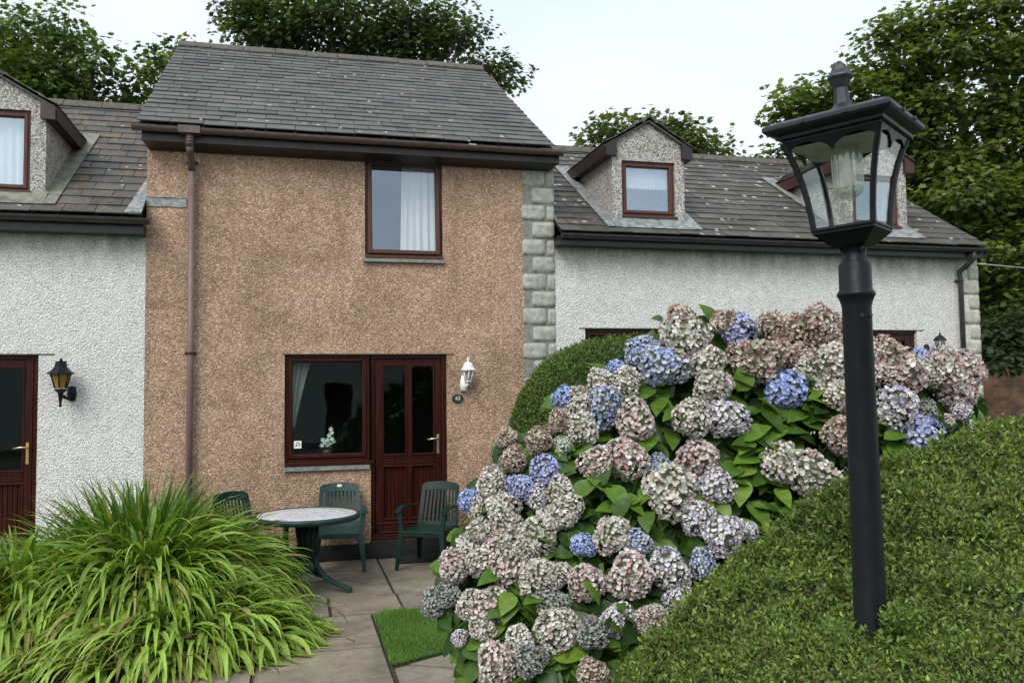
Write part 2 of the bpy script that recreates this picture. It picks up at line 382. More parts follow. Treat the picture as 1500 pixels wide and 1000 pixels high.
# paving
pv = MB()
def slab(poly, z=0.0):
    cx = sum(p[0] for p in poly) / len(poly); cy = sum(p[1] for p in poly) / len(poly)
    k = random.uniform(.82, 1.12); t = (k * random.uniform(.97, 1.04), k, k * random.uniform(.94, 1.03))
    q = []
    for x, y in poly:
        d = V((x - cx, y - cy)); d2 = d * (1 - .019 / max(.1, d.length)); q.append((cx + d2.x, cy + d2.y))
    dz = random.uniform(-.003, .003)
    pv.prism(q, z - .05 + dz, z + dz, 'z', t)
rows = [(9.79, 8.8, [-.95, -.28, .93, 1.55, 2.15, 2.8]), (8.8, 8.1, [-1.5, -.9, -.28, .93, 1.55, 2.15, 2.8]), (8.1, 7.43, [-1.2, -.3, .32, .94, 1.55, 2.2]), (7.4, 6.45, [-.9, -.25, .655]), (6.45, 5.75, [-.9, -.25, .655]), (5.75, 5.0, [-.9, -.25, .655]), (5.0, 4.2, [-.9, -.25, .655])]
for y1, y0, js in rows:
    for a, b in zip(js[:-1], js[1:]): slab([(a, y0), (b, y0), (b, y1), (a, y1)])
u = V((.89, .456)); w_ = V((.456, -.89)); p0 = V((.67, 5.93))
cuts = [0, .22, .95, 1.7]
for a, b in zip(cuts[:-1], cuts[1:]):
    P = [p0 + u * a, p0 + u * b, p0 + u * b + w_ * .55, p0 + u * a + w_ * .55]
    if a == 0: P = [p0, p0 + u * .1, p0 + u * .5 + w_ * .62, V((.67, 5.0))]; 
    elif a == .22: P = [p0 + u * .11, p0 + u * b, p0 + u * b + w_ * .5, p0 + u * .48 + w_ * .5]
    slab([(p.x, p.y) for p in P])
o = pv.build('patio', PAVE, None, .004, True); o['kind'] = 'structure'
# lawn patches
lawnA = [(.668, 5.99), (2.6, 6.95), (2.6, 7.42), (.78, 7.42), (.668, 7.32)]
q0 = p0 + w_ * .53 + u * .38
lawnB = [(q0.x, q0.y), (q0.x + 1.8, q0.y + .9), (2.8, 4.8), (.95, 4.8)]
lm = MB()
for L in (lawnA, lawnB): lm.prism(L, -.06, .004, 'z')
o = lm.build('lawn', plain('turf', (.035, .07, .012), .95, .4, 20, .01, 60)); o['kind'] = 'structure'
def inst(tv, tf, Pp, X, Y, Z, S):
    """template verts (k,3), faces (f,n); P (n,3), frames X,Y,Z (n,3), S (n,) or (n,3)"""
    S = np.asarray(S);
    if S.ndim == 1: S = np.repeat(S[:, None], 3, 1)
    t = tv[None, :, :] * S[:, None, :]
    v = Pp[:, None, :] + t[:, :, 0:1] * X[:, None, :] + t[:, :, 1:2] * Y[:, None, :] + t[:, :, 2:3] * Z[:, None, :]
    n, k = len(Pp), len(tv)
    f = tf[None, :, :] + (np.arange(n) * k)[:, None, None]
    return v.reshape(-1, 3), f.reshape(-1, tf.shape[1])
def norm(a): return a / np.maximum(1e-9, np.linalg.norm(a, axis=-1, keepdims=True))
def frames(t, n):
    t = norm(t); x = norm(np.cross(t, n)); z = norm(np.cross(x, t)); return x, t, z
def inpoly(pts, poly):
    x, y = pts[:, 0], pts[:, 1]; ins = np.zeros(len(pts), bool); j = len(poly) - 1
    for i in range(len(poly)):
        xi, yi = poly[i]; xj, yj = poly[j]
        c = ((yi > y) != (yj > y)) & (x < (xj - xi) * (y - yi) / (yj - yi + 1e-12) + xi); ins ^= c; j = i
    return ins
pts = np.concatenate([rng.uniform((.66, 4.8), (2.7, 7.5), (130000, 2)), ])
ok = np.zeros(len(pts), bool)
for L in (lawnA, lawnB):
    c = np.mean(L, 0); jit = 1 + rng.normal(0, .022, (len(pts), 1)) + .012 * np.sin(pts[:, :1] * 31 + pts[:, 1:] * 37); ok |= inpoly(c + (pts - c) / jit, [tuple(c + (np.array(p) - c) * 1.01) for p in L])
ok &= (pts[:, 0] < 2.1)
pts = pts[ok]; n = len(pts)
bt = np.array([(-.5, 0, 0), (.5, 0, 0), (.35, .12, .55), (-.35, .12, .55), (0, .4, 1.0)]); 
az = rng.uniform(0, 2 * PI, n); X = np.stack([np.cos(az), np.sin(az), 0 * az], 1); Yv = np.stack([-np.sin(az), np.cos(az), 0 * az], 1)
Zv = norm(np.stack([rng.normal(0, .3, n), rng.normal(0, .3, n), np.ones(n)], 1))
hgt = rng.uniform(.016, .036, n) * (1 + .3 * np.sin(pts[:, 0] * 9) * np.sin(pts[:, 1] * 7))
S = np.stack([np.full(n, .0035), hgt * .9, hgt], 1)
v, f4 = inst(bt, np.array([(0, 1, 2, 3)]), np.c_[pts, np.zeros(n)], X, Yv, Zv, S)
f3 = (np.array([(3, 2, 4)])[None] + (np.arange(n) * 5)[:, None, None]).reshape(-1, 3)
big = .5 + .5 * np.sin(pts[:, 0] * 5 + 2 * np.sin(pts[:, 1] * 4))
k = rng.uniform(.6, 1.25, n)[:, None] * (.85 + .25 * big[:, None])
tg = k * np.array([.14, .29, .045]); yel = rng.random(n) < .06; tg[yel] = (.22, .2, .07)
o = mesh_np('grass', v, [f4, f3], LEAF, None, np.concatenate([tg, tg])); o['kind'] = 'stuff'; o['label'] = 'short bright green mown lawn grass beside the paving'; o['category'] = 'grass'

# ------------------------------------------------------------------ houses
def wall_mesh(mb, x0, x1, z0, z1, y, holes, rev=.1):
    xs = sorted({x0, x1, *[h[0] for h in holes], *[h[1] for h in holes]}); zs = sorted({z0, z1, *[h[2] for h in holes], *[h[3] for h in holes]})
    xs = [x for x in xs if x0 <= x <= x1]; zs = [z for z in zs if z0 <= z <= z1]
    for a, b in zip(xs[:-1], xs[1:]):
        for c, d in zip(zs[:-1], zs[1:]):
            mx, mz = (a + b) / 2, (c + d) / 2
            if any(h[0] < mx < h[1] and h[2] < mz < h[3] for h in holes): continue
            mb.add([(a, y, c), (b, y, c), (b, y, d), (a, y, d)], [(0, 1, 2, 3)])
    for a, b, c, d in holes:
        mb.add([(a, y, c), (b, y, c), (b, y, d), (a, y, d), (a, y + rev, c), (b, y + rev, c), (b, y + rev, d), (a, y + rev, d)],
               [(0, 4, 5, 1), (1, 5, 6, 2), (2, 6, 7, 3), (3, 7, 4, 0)])
def slates(mb, EL, ER, RL, RR, n, w, thick=.011):
    """individual slates from eave line EL-ER up to ridge RL-RR"""
    EL, ER, RL, RR = map(V, (EL, ER, RL, RR))
    nrm = (ER - EL).cross(RL - EL).normalized()
    for i in range(n):
        a = i / n; b = (i + 1.35) / n; b = min(b, 1)
        A0, A1 = EL.lerp(RL, a), ER.lerp(RR, a); B0, B1 = EL.lerp(RL, b), ER.lerp(RR, b)
        L = (A1 - A0).length; off = (w / 2 if i % 2 else 0) + random.uniform(-.02, .02)
        x = -off
        while x < L - .01:
            x1 = x + w * random.uniform(.95, 1.05)
            s0, s1 = max(0, x) / L, min(L, x1 - .007) / L
            x = x1
            if s1 - s0 < .004: continue
            up = thick * random.uniform(1.2, 1.9); dn = random.uniform(-.006, .006)
            p = [A0.lerp(A1, s0), A0.lerp(A1, s1), B0.lerp(B1, s1), B0.lerp(B1, s0)]
            sl_ = (RL - EL).normalized() * dn
            top = [p[0] + nrm * up + sl_, p[1] + nrm * (up + random.uniform(-.002, .002)) + sl_, p[2] + nrm * .001, p[3] + nrm * .001]
            bot = [p[0] + nrm * (up - thick) + sl_, p[1] + nrm * (up - thick) + sl_, p[2] - nrm * .006, p[3] - nrm * .006]
            k = max(.6, random.gauss(1, .13)); t = (k * random.uniform(.94, 1.06), k, k * random.uniform(.92, 1.06))
            mb.hexa(bot, top, t)
def ridge_tiles(mb, A, B, seg=.45, r=.075):
    A, B = V(A), V(B); L = (B - A).length; n = max(1, round(L / seg)); d = (B - A) / n
    for i in range(n):
        p0, p1 = A + d * (i + .01), A + d * (i + .99)
        z = random.uniform(-.006, .006)
        prof = [(-.13, -.085), (-.11, -.055), (0, .035), (.11, -.055), (.13, -.085), (.1, -.09), (0, 0), (-.1, -.09)]
        vs = [p + V((0, y, zz + z)) for p in (p0, p1) for y, zz in prof]
        m_ = len(prof); k = random.uniform(.8, 1.2)
        mb.add(vs, [tuple(range(m_)), tuple(reversed(range(m_, 2 * m_)))] + [(j, j + m_, (j + 1) % m_ + m_, (j + 1) % m_) for j in range(m_)], (k, k, k))
def gutter(mb, x0, x1, y, z0, z1, r=.055):
    """half-round trough along x, slightly falling"""
    n = 9; out_ = [(r * math.cos(PI + PI * k / (n - 1)), r * math.sin(PI + PI * k / (n - 1))) for k in range(n)]
    inn = [(a * .9, b * .9) for a, b in reversed(out_)]
    prof = out_ + [(r * 1.12, .0), (r * 1.12, .016), (r * .86, .018)] + inn
    m_ = len(prof)
    vs = [(x, y + a, z + b) for x, z in ((x0, z0), (x1, z1)) for a, b in prof]
    mb.add(vs, [(j, j + m_, (j + 1) % m_ + m_, (j + 1) % m_) for j in range(m_)], smooth=False)
    for x, z in ((x0, z0), (x1, z1)):
        mb.add([(x - .004, y + a * 1.06, z + b * 1.06) for a, b in out_] + [(x + .004, y + a * 1.06, z + b * 1.06) for a, b in out_],
               [tuple(range(n)), tuple(reversed(range(n, 2 * n)))] + [(j, j + n, j + n + 1, j + 1) for j in range(n - 1)])
def clip(mb, x, y, z, r=.062, w=.02):
    n = 9
    vs = [(xx, y + rr * math.cos(PI + PI * k / (n - 1)), z + rr * math.sin(PI + PI * k / (n - 1)) + .006) for xx in (x - w / 2, x + w / 2) for rr in (r, r * .95) for k in range(n)]
    fs = [(j, j + 1, 2 * n + j + 1, 2 * n + j) for j in range(n - 1)] + [(j, n + j, n + j + 1, j + 1) for j in range(n - 1)] + [(2 * n + j, 2 * n + j + 1, 3 * n + j + 1, 3 * n + j) for j in range(n - 1)]
    mb.add(vs, fs)
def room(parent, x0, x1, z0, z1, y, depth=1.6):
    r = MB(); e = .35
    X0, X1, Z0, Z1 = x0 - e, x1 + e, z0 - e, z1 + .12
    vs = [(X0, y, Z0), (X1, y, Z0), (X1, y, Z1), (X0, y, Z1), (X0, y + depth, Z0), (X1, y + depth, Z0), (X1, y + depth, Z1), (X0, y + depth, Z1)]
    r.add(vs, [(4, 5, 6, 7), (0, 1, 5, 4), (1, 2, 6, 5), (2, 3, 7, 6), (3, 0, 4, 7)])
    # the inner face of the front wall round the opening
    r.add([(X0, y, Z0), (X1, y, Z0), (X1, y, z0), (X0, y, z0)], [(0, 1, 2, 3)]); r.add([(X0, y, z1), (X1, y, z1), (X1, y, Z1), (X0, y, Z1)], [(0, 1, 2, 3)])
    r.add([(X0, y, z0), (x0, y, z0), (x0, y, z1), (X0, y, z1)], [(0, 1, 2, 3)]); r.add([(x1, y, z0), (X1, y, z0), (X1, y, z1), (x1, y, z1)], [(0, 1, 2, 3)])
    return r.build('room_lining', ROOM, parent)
def mitre_frame(mb, x0, x1, z0, z1, w, y0, y1, bev=.012, M=None):
    """four mitred bars with a chamfered inner edge"""
    def T(p): return M @ V(p) if M is not None else V(p)
    o_ = [(x0, z0), (x1, z0), (x1, z1), (x0, z1)]
    i1 = [(x0 + w - bev, z0 + w - bev), (x1 - w + bev, z0 + w - bev), (x1 - w + bev, z1 - w + bev), (x0 + w - bev, z1 - w + bev)]
    i2 = [(x0 + w, z0 + w), (x1 - w, z0 + w), (x1 - w, z1 - w), (x0 + w, z1 - w)]
    ob = [(x0 + .008, z0 + .008), (x1 - .008, z0 + .008), (x1 - .008, z1 - .008), (x0 + .008, z1 - .008)]
    for a in range(4):
        b = (a + 1) % 4
        vs = [T((*[o_[a][0]], y1, o_[a][1])), T((o_[b][0], y1, o_[b][1])), T((o_[a][0], y0 + .008, o_[a][1])), T((o_[b][0], y0 + .008, o_[b][1])),
              T((ob[a][0], y0, ob[a][1])), T((ob[b][0], y0, ob[b][1])), T((i1[a][0], y0, i1[a][1])), T((i1[b][0], y0, i1[b][1])),
              T((i2[a][0], y0 + bev, i2[a][1])), T((i2[b][0], y0 + bev, i2[b][1])), T((i2[a][0], y1, i2[a][1])), T((i2[b][0], y1, i2[b][1]))]
        mb.add(vs, [(0, 1, 3, 2), (2, 3, 5, 4), (4, 5, 7, 6), (6, 7, 9, 8), (8, 9, 11, 10), (10, 11, 1, 0)])
def pane(parent, x0, x1, z0, z1, y, mat, M=None, name='pane'):
    g = MB(); g.box(x0, x1, y, y + .004, z0, z1, M); return g.build(name, mat, parent)
def window(parent, x0, x1, z0, z1, y, fmat, gmat, fw=.05, sash=.05, tilt=0.0, label=None):
    """fixed frame named window > casement, pane"""
    f = MB(); mitre_frame(f, x0, x1, z0, z1, fw, y, y + .07)
    w = f.build('window', fmat, parent)
    a, b, c, d = x0 + fw - .012, x1 - fw + .012, z0 + fw - .006, z1 - fw + .012
    M = None
    if tilt: M = Matrix.Translation((0, y, d)) @ Matrix.Rotation(-tilt, 4, 'X') @ Matrix.Translation((0, -y, -d))
    s_ = MB(); mitre_frame(s_, a, b, c, d, sash, y - .014, y + .05, .014, M)
    cs = s_.build('casement', fmat, w)
    pane(w, a + sash - .004, b - sash + .004, c + sash - .004, d - sash + .004, y + .02, gmat, M)
    return w
def px2(x0, y0, x1, y1, Y=D):
    """pixel rectangle -> (x0,x1,z0,z1) on the plane Y"""
    a = at(x0, (y0 + y1) / 2, Y); b = at(x1, (y0 + y1) / 2, Y); t = at((x0 + x1) / 2, y0, Y); c = at((x0 + x1) / 2, y1, Y)
    return a.x, b.x, c.z, t.z
def quoin(mb, x0, x1, z0, z1, y, dep=.026, sy=None):
    nx, nz = 9, 8; seed = rng.uniform(0, 50, 2)
    def h(u_, v_):
        e = max(0, (abs(u_ * 2 - 1) ** 6 + abs(v_ * 2 - 1) ** 6)); return dep * max(0, 1 - e * .55) ** .6
    vs = []
    for j in range(nz):
        for i in range(nx):
            u_, v_ = i / (nx - 1), j / (nz - 1)
            uu = .5 - .5 * math.cos(PI * u_) if False else u_
            r = (abs(u_ * 2 - 1) ** 8 * abs(v_ * 2 - 1) ** 8) * .02
            X_ = x0 + (x1 - x0) * u_ - r * (1 if u_ > .5 else -1); Z_ = z0 + (z1 - z0) * v_ - r * (1 if v_ > .5 else -1)
            inn = 0 < i < nx - 1 and 0 < j < nz - 1
            d = (dep * (.82 + .22 * math.sin(seed[0] + u_ * 5 + v_ * 3) * math.sin(seed[1] + v_ * 6)) + rng.normal(0, .0022)) if inn else 0
            if inn and (i in (1, nx - 2) or j in (1, nz - 2)): d *= .8
            if inn:
                # pull the first ring out to the edge so the sides are steep
                if i == 1: X_ = x0 + .012
                if i == nx - 2: X_ = x1 - .012
                if j == 1: Z_ = z0 + .01
                if j == nz - 2: Z_ = z1 - .01
            vs.append((X_, y - d, Z_))
    mb.add(vs, [(j * nx + i, j * nx + i + 1, (j + 1) * nx + i + 1, (j + 1) * nx + i) for j in range(nz - 1) for i in range(nx - 1)], smooth=True)

XL = at(212.5, 500, D).x; XR = at(811.5, 400, D).x
# ---------- central house
H = thing('terraced_house', 'tall peach pebbledashed house with grey slate roof and granite corner blocks, between two white cottages', 'house', (.8, D, 0))
E1, E2 = at(199, 181, D - .335), at(817, 217, D - .335)
ze = (E1.z + E2.z) / 2 - .0
R1, R2 = at(262, 63, 13.0), at(707, 99, 13.0)
ROOFZ = ze + .02
uw = px2(534.5, 232, 648, 378); lw = px2(416.8, 518, 543, 677); dr = px2(543, 518, 655.5, 791)
lz1 = 2.295; lw = (lw[0], lw[1], lw[2], lz1); dr = (lw[1], dr[1], .2, lz1)
wm = MB(); ztop = 4.6
wall_mesh(wm, XL, XR, .17, ztop, D, [uw, (lw[0], lw[1], lw[2], lz1), (dr[0], dr[1], dr[2], lz1)], .085)
zr = R1.z
for X_ in (XL, XR):
    wm.add([(X_, D, 0), (X_, 16.3, 0), (X_, 16.3, ztop), (X_, 13.0, zr - .08), (X_, D, ztop)], [(0, 1, 2, 3, 4)])
wm.add([(XL, 16.3, 0), (XR, 16.3, 0), (XR, 16.3, ztop), (XL, 16.3, ztop)], [(0, 1, 2, 3)])
wm.build('wall', PEACH, H)
pl = MB(); pl.box(XL, XR, D - .004, D + .09, 0, .172); pl.box(dr[0] - .01, dr[1] + .01, D - .008, D + .1, 0, .19); pl.build('plinth', PLINTH, H)
# roof
rf = MB(); slates(rf, (E1.x, E1.y, ROOFZ), (E2.x - .03, E2.y, ROOFZ), (R1.x, 13, R1.z - .03), (R2.x, 13, R2.z - .03), 22, .325)
slates(rf, (E2.x, 16.6, ROOFZ), (E1.x, 16.6, ROOFZ), (R2.x, 13, R2.z - .03), (R1.x, 13, R1.z - .03), 22, .325)
roof = rf.build('roof', SLATE, H, 0, True)
ub = MB(); ub.add([(E1.x + .02, E1.y + .02, ROOFZ - .02), (E2.x - .05, E2.y + .02, ROOFZ - .02), (R2.x - .02, 13, R2.z - .06), (R1.x + .02, 13, R1.z - .06), (E1.x + .02, 16.6, ROOFZ - .02), (E2.x - .05, 16.6, ROOFZ - .02)],
       [(0, 1, 2, 3), (3, 2, 5, 4)]); ub.build('roof_light_block', PLINTH, H)  # dark sheet added under the slates to block light
rt = MB(); ridge_tiles(rt, (R1.x, 13, R1.z), (R2.x, 13, R2.z)); rt.build('ridge_tiles', RIDGE, roof)
# fascia + soffit
fz0a, fz0b = at(207, 206.5, D - .24).z, at(818, 238, D - .24).z
fx0, fx1 = at(207.5, 200, D - .24).x, at(819, 225, D - .24).x
fa = MB(); fz0 = (fz0a + fz0b) / 2
fa.box(fx0, fx1, D - .24, D - .215, fz0, ROOFZ - .02)
fa.box(fx0 + .02, fx1 - .02, D - .25, D - .24, fz0 + .09, ROOFZ - .03)
fa.prism([(fx0, fz0), (fx1, fz0), (fx1 - .08, fz0 - .045), (fx0 + .05, fz0 - .045)], D - .02, D - .0, 'y')
fa.hexa([(fx0, D - .216, fz0), (fx1, D - .216, fz0), (fx1 - .07, D - .001, fz0 - .04), (fx0 + .05, D - .001, fz0 - .04)],
        [(fx0, D - .216, fz0 + .02), (fx1, D - .216, fz0 + .02), (fx1, D - .001, fz0 + .02), (fx0, D - .001, fz0 + .02)])
fa.build('fascia', BROWN, H)
gx0, gx1 = at(194, 186, D - .3).x, at(824, 220, D - .3).x
gz0, gz1 = at(250, 186, D - .35).z, at(817, 217, D - .35).z
gz0, gz1 = ROOFZ - .034, ROOFZ - .038
gm = MB(); gutter(gm, gx0, gx1, D - .3, gz0, gz1); gu = gm.build('gutter', GUT_BROWN, H)
cl = MB()
def gz(x): return gz0 + (gz1 - gz0) * (x - gx0) / (gx1 - gx0)
for pxx in (217, 432, 576, 704, 793): cl = MB(); x_ = at(pxx, 195, D - .3).x; clip(cl, x_, D - .3, gz(x_)); cl.build('gutter_clip', GUT_BROWN, gu)
cl = MB()
for pxx in (366,): x_ = at(pxx, 195, D - .3).x; clip(cl, x_, D - .3, gz(x_), .063, .1)
cl.build('gutter_union', GUT_BROWN, gu)
# downpipe
dpx = at(279.5, 430, D - .06).x
dp = MB()
ox = dpx
dp.box(ox - .11, ox + .11, D - .368, D - .235, gz(ox) - .062, gz(ox) + .016)
dp.tube([(ox, D - .3, gz(ox) - .05), (ox, D - .3, gz(ox) - .2)], .042, 14)
for k in (.1, .13, .16): dp.tube([(ox, D - .3, gz(ox) - k), (ox, D - .3, gz(ox) - k - .012)], .047, 14)
dp.tube([(ox, D - .3, gz(ox) - .19), (ox, D - .27, gz(ox) - .24), (ox, D - .1, gz(ox) - .33), (ox, D - .07, gz(ox) - .4)], [.04, .038, .037, .037], 14)
hop = dp.build('gutter_outlet', GUT_BROWN, H)
dp = MB(); dp.tube([(ox, D - .07, gz(ox) - .39), (ox, D - .07, .05)], .035, 16); dpo = dp.build('downpipe', PIPE, H)
dp = MB()
for pyy in (237, 517):
    dp = MB(); z_ = at(279, pyy, D - .07).z; dp.tube([(ox, D - .07, z_ - .012), (ox, D - .07, z_ + .012)], .042, 16); dp.box(ox - .06, ox + .06, D - .035, D - .003, z_ - .014, z_ + .014); dp.build('pipe_bracket', BROWN, dpo)
# quoins
q = MB(); zt = at(790, 250, D).z
xa, xb, xc, xd, xe = (at(p, 380, D).x for p in (765, 799, 801, 779, 811.5))
z_ = zt; i = 0
while z_ > .02:
    hh = .205 * random.uniform(.96, 1.04); z0_ = max(.01, z_ - hh)
    if i % 2 == 0:
        quoin(q, xa + random.uniform(-.008, .008), xb, z0_ + .006, z_ - .004, D); quoin(q, xc, xe + .012, z0_ + .006, z_ - .012, D, .022)
    else: quoin(q, xd + random.uniform(-.008, .008), xe + .012, z0_ + .006, z_ - .006, D)
    z_ = z0_ - .004; i += 1
q.box(xd, xe, D - .02, D - .002, zt + .005, ztop - .0)
q.build('quoin_blocks', STONE, H)
q = MB(); q.box(xa + .02, xe, D - .006, D - .001, 0.02, ztop); q.build('quoin_mortar', plain('mortar', (.2, .21, .18), .9, .3, 20), H)
# lead step flashing to the left of the pipe
fl = MB(); a, b, c, d = px2(214, 290, 273.5, 303); fl.box(a, b, D - .012, D - .002, c, d)
fl.box(a, b, D - .022, D - .002, d, d + .008)
fl.build('lead_flashing', LEAD, H)
# upper window
w = window(H, *uw, D + .045, BRWIN, GL_UP, .045, .05, math.radians(3.5))
sb = MB(); sb.box(uw[0] - .0, uw[1] + .0, D - .02, D + .05, uw[2] - .0, uw[2] + .03); sb.build('window_board', BRWIN, w)
s_ = MB(); sx = px2(532, 378, 651, 385); s_.box(sx[0], sx[1], D - .05, D + .06, sx[2], sx[2] + .035); s_.build('window_sill', SLSILL, w, .003)
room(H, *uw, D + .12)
# lower window
w = window(H, lw[0], lw[1] - .002, lw[2], lz1, D + .045, MAHOG, GL_LOW, .05, .05)
# small flat bead on the mitred corners
s_ = MB(); s_.box(lw[0] - .0, lw[1] + .03, D - .045, D + .05, lw[2] - .03, lw[2] + .008); s_.build('window_board', MAHOG, w, .004)
s_ = MB(); sx = px2(416, 677, 541, 685.5); s_.box(sx[0], sx[1], D - .035, D + .06, lw[2] - .085, lw[2] - .031); s_.build('window_sill', SLSILL, w, .003)
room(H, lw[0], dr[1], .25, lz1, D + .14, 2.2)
# lintel edge beads
s_ = MB(); s_.box(lw[0] - .02, dr[1] + .08, D - .01, D - .002, lz1 - .002, lz1 + .008)
s_.build('lintel_bead', plain('dark_bead5', (.12, .09, .07), .8), H); s_ = MB(); s_.box(uw[0] - .01, uw[1] + .01, D - .01, D - .002, uw[3] - .004, uw[3] + .004); s_.build('lintel_bead', plain('dark_bead', (.12, .09, .07), .8), H)
def make_door(parent, x0, x1, z0, z1, y, gmat, mat, midbar=True, zsplit=.42, handle_right=True, hz=None, hmat=BRASS, two_panels=True, glass=None):
    f = MB(); mitre_frame(f, x0, x1, z0, z1, .055, y, y + .07); d_ = f.build('door', mat, parent)
    a, b, c, e = x0 + .06, x1 - .06, z0 + .05, z1 - .055
    st = .085; zm = glass if glass else c + (e - c) * zsplit
    l = MB(); Y0 = y + .012
    l.box(a, a + st, Y0, Y0 + .05, c, e); l.box(b - st, b, Y0, Y0 + .05, c, e)
    l.box(a + st, b - st, Y0, Y0 + .05, e - st * .9, e); l.box(a + st, b - st, Y0, Y0 + .05, zm - .13, zm); l.box(a + st, b - st, Y0, Y0 + .05, c, c + .17)
    mx = (a + b) / 2
    if midbar: l.box(mx - .03, mx + .03, Y0, Y0 + .05, zm, e - st * .9)
    if two_panels: l.box(mx - .028, mx + .028, Y0, Y0 + .05, c + .17, zm - .13)
    leaf = l.build('door_leaf', mat, d_, .006)
    # raised beads round every opening
    bd = MB(); cols = [(a + st, mx - .03), (mx + .03, b - st)] if midbar else [(a + st, b - st)]
    for u0, u1 in cols: mitre_frame(bd, u0 - .012, u1 + .012, zm - .012, e - st * .9 + .012, .022, Y0 - .012, Y0 + .01, .008)
    colp = [(a + st, mx - .028), (mx + .028, b - st)] if two_panels else [(a + st, b - st)]
    for u0, u1 in colp:
        mitre_frame(bd, u0 - .012, u1 + .012, c + .158, zm - .118, .022, Y0 - .012, Y0 + .01, .008)
        mitre_frame(bd, u0 - .01, u1 + .01, zm - .105, zm - .025, .012, Y0 - .008, Y0 + .004, .005)
    mitre_frame(bd, a + .01, b - .01, c + .01, c + .13, .02, Y0 - .012, Y0 + .004, .008)
    bd.build('door_beading', mat, d_)
    pn = MB()
    for u0, u1 in colp:
        k = max(3, round((u1 - u0) / .045)); wd = (u1 - u0) / k
        for i_ in range(k):
            pn.prism([(u0 + i_ * wd, 0), (u0 + i_ * wd + .006, -.008), (u0 + (i_ + 1) * wd - .006, -.008), (u0 + (i_ + 1) * wd, 0)], c + .17, zm - .13, 'z', M=Matrix.Translation((0, Y0 + .03, 0)))
    pn.build('door_panel', mat, d_)
    for u0, u1 in cols: pane(d_, u0, u1, zm, e - st * .9, Y0 + .022, gmat)
    th = MB(); th.box(x0, x1, y - .05, y + .0, z0 - .005, z0 + .03); th.build('threshold', mat, d_, .004)
    h = MB(); hx = b - st * .5 if handle_right else a + st * .5; hz = hz or 1.2; sg = -1 if handle_right else 1
    h.box(hx - .014, hx + .014, Y0 - .008, Y0, hz - .17, hz + .05)
    h.tube([(hx, Y0, hz), (hx, Y0 - .045, hz)], .011, 10); h.tube([(hx, Y0 - .045, hz), (hx + sg * .05, Y0 - .05, hz + .004), (hx + sg * .125, Y0 - .045, hz - .008)], [.011, .0095, .008], 10)
    h.tube([(hx, Y0 - .006, hz - .1), (hx, Y0 - .016, hz - .1)], .009, 10)
    h.build('door_handle', hmat, d_)
    return d_
gzm = at(600, 665, D + .06).z
make_door(H, dr[0] + .0, dr[1], dr[2], lz1, D + .045, GL_LOW, MAHOG, True, glass=gzm, hz=at(640, 642, D + .05).z, hmat=plain('satin_brass', (.7, .6, .42), .3, .1, metal=.9))
# things on and in the central house
cu = MB()
def cloth(mb, x0t, x1t, x0b, x1b, zt_, zb_, y, folds, amp, n=40, rows_=14, bend=0):
    vs = []
    for j in range(rows_ + 1):
        v_ = j / rows_; e_ = v_ ** (1.0)
        for i_ in range(n + 1):
            u_ = i_ / n
            xa_ = (x0t + (x0b - x0t) * e_); xb_ = x1t + (x1b - x1t) * (e_ ** .8 if bend else e_)
            ph = u_ * folds * 2 * PI + .5 * math.sin(3 * u_ + 2 * v_)
            vs.append((xa_ + (xb_ - xa_) * u_, y + amp * math.sin(ph) + amp * .4 * math.sin(ph * 1.7 + 1), zt_ + (zb_ - zt_) * v_))
    m0 = len(vs)
    vs += [(p[0], p[1] + .003, p[2]) for p in vs]
    fs = []
    for j in range(rows_):
        for i_ in range(n):
            a_ = j * (n + 1) + i_; fs.append((a_, a_ + n + 1, a_ + n + 2, a_ + 1)); fs.append((a_ + m0, a_ + 1 + m0, a_ + n + 2 + m0, a_ + n + 1 + m0))
    mb.add(vs, fs, smooth=True)
g_ = px2(592, 240, 641, 362)
cloth(cu, g_[0], g_[1], g_[0] - .02, g_[1] + .0, uw[3] - .02, uw[2] + .02, D + .2, 5, .02)
tag(cu.build('curtain', CURTAIN), 'long white gathered curtain hanging at the right of the upstairs window', 'curtain')
cu = MB(); a, b, c, d = px2(428, 524, 459, 640)
cloth(cu, a - .02, b, a - .03, a + .03, lz1 - .02, c + .1, D + .25, 4, .015, bend=1)
tag(cu.build('curtain', CURT2), 'pale curtain tied back at the left of the downstairs window beside the brown door', 'curtain')
stk = MB(); a, b, c, d = px2(430.5, 645.5, 441.5, 656.5, D + .055); stk.box(a, b, D + .058, D + .0605, c, d)
st_ = thing('window_sticker', 'small square cream sticker with a green mark in the corner of the downstairs window', 'sticker', (a, D + .06, c)); stk.build('sticker_sheet', STICK, st_)
mk = MB(); cx, cz, rr = (a + b) / 2, (c + d) / 2, (b - a) * .27
mk.tube([(cx + rr * math.cos(t) * 1.1, D + .057, cz + rr * math.sin(t)) for t in np.linspace(-.9, 2.2, 9)], .0045, 5)
mk.tube([(cx - rr * 1.1, D + .057, cz - rr * .5), (cx - rr * .1, D + .057, cz + rr * .1)], .007, 5)
mk.build('sticker_mark', plain('mark_green', (.06, .12, .08), .5), st_)
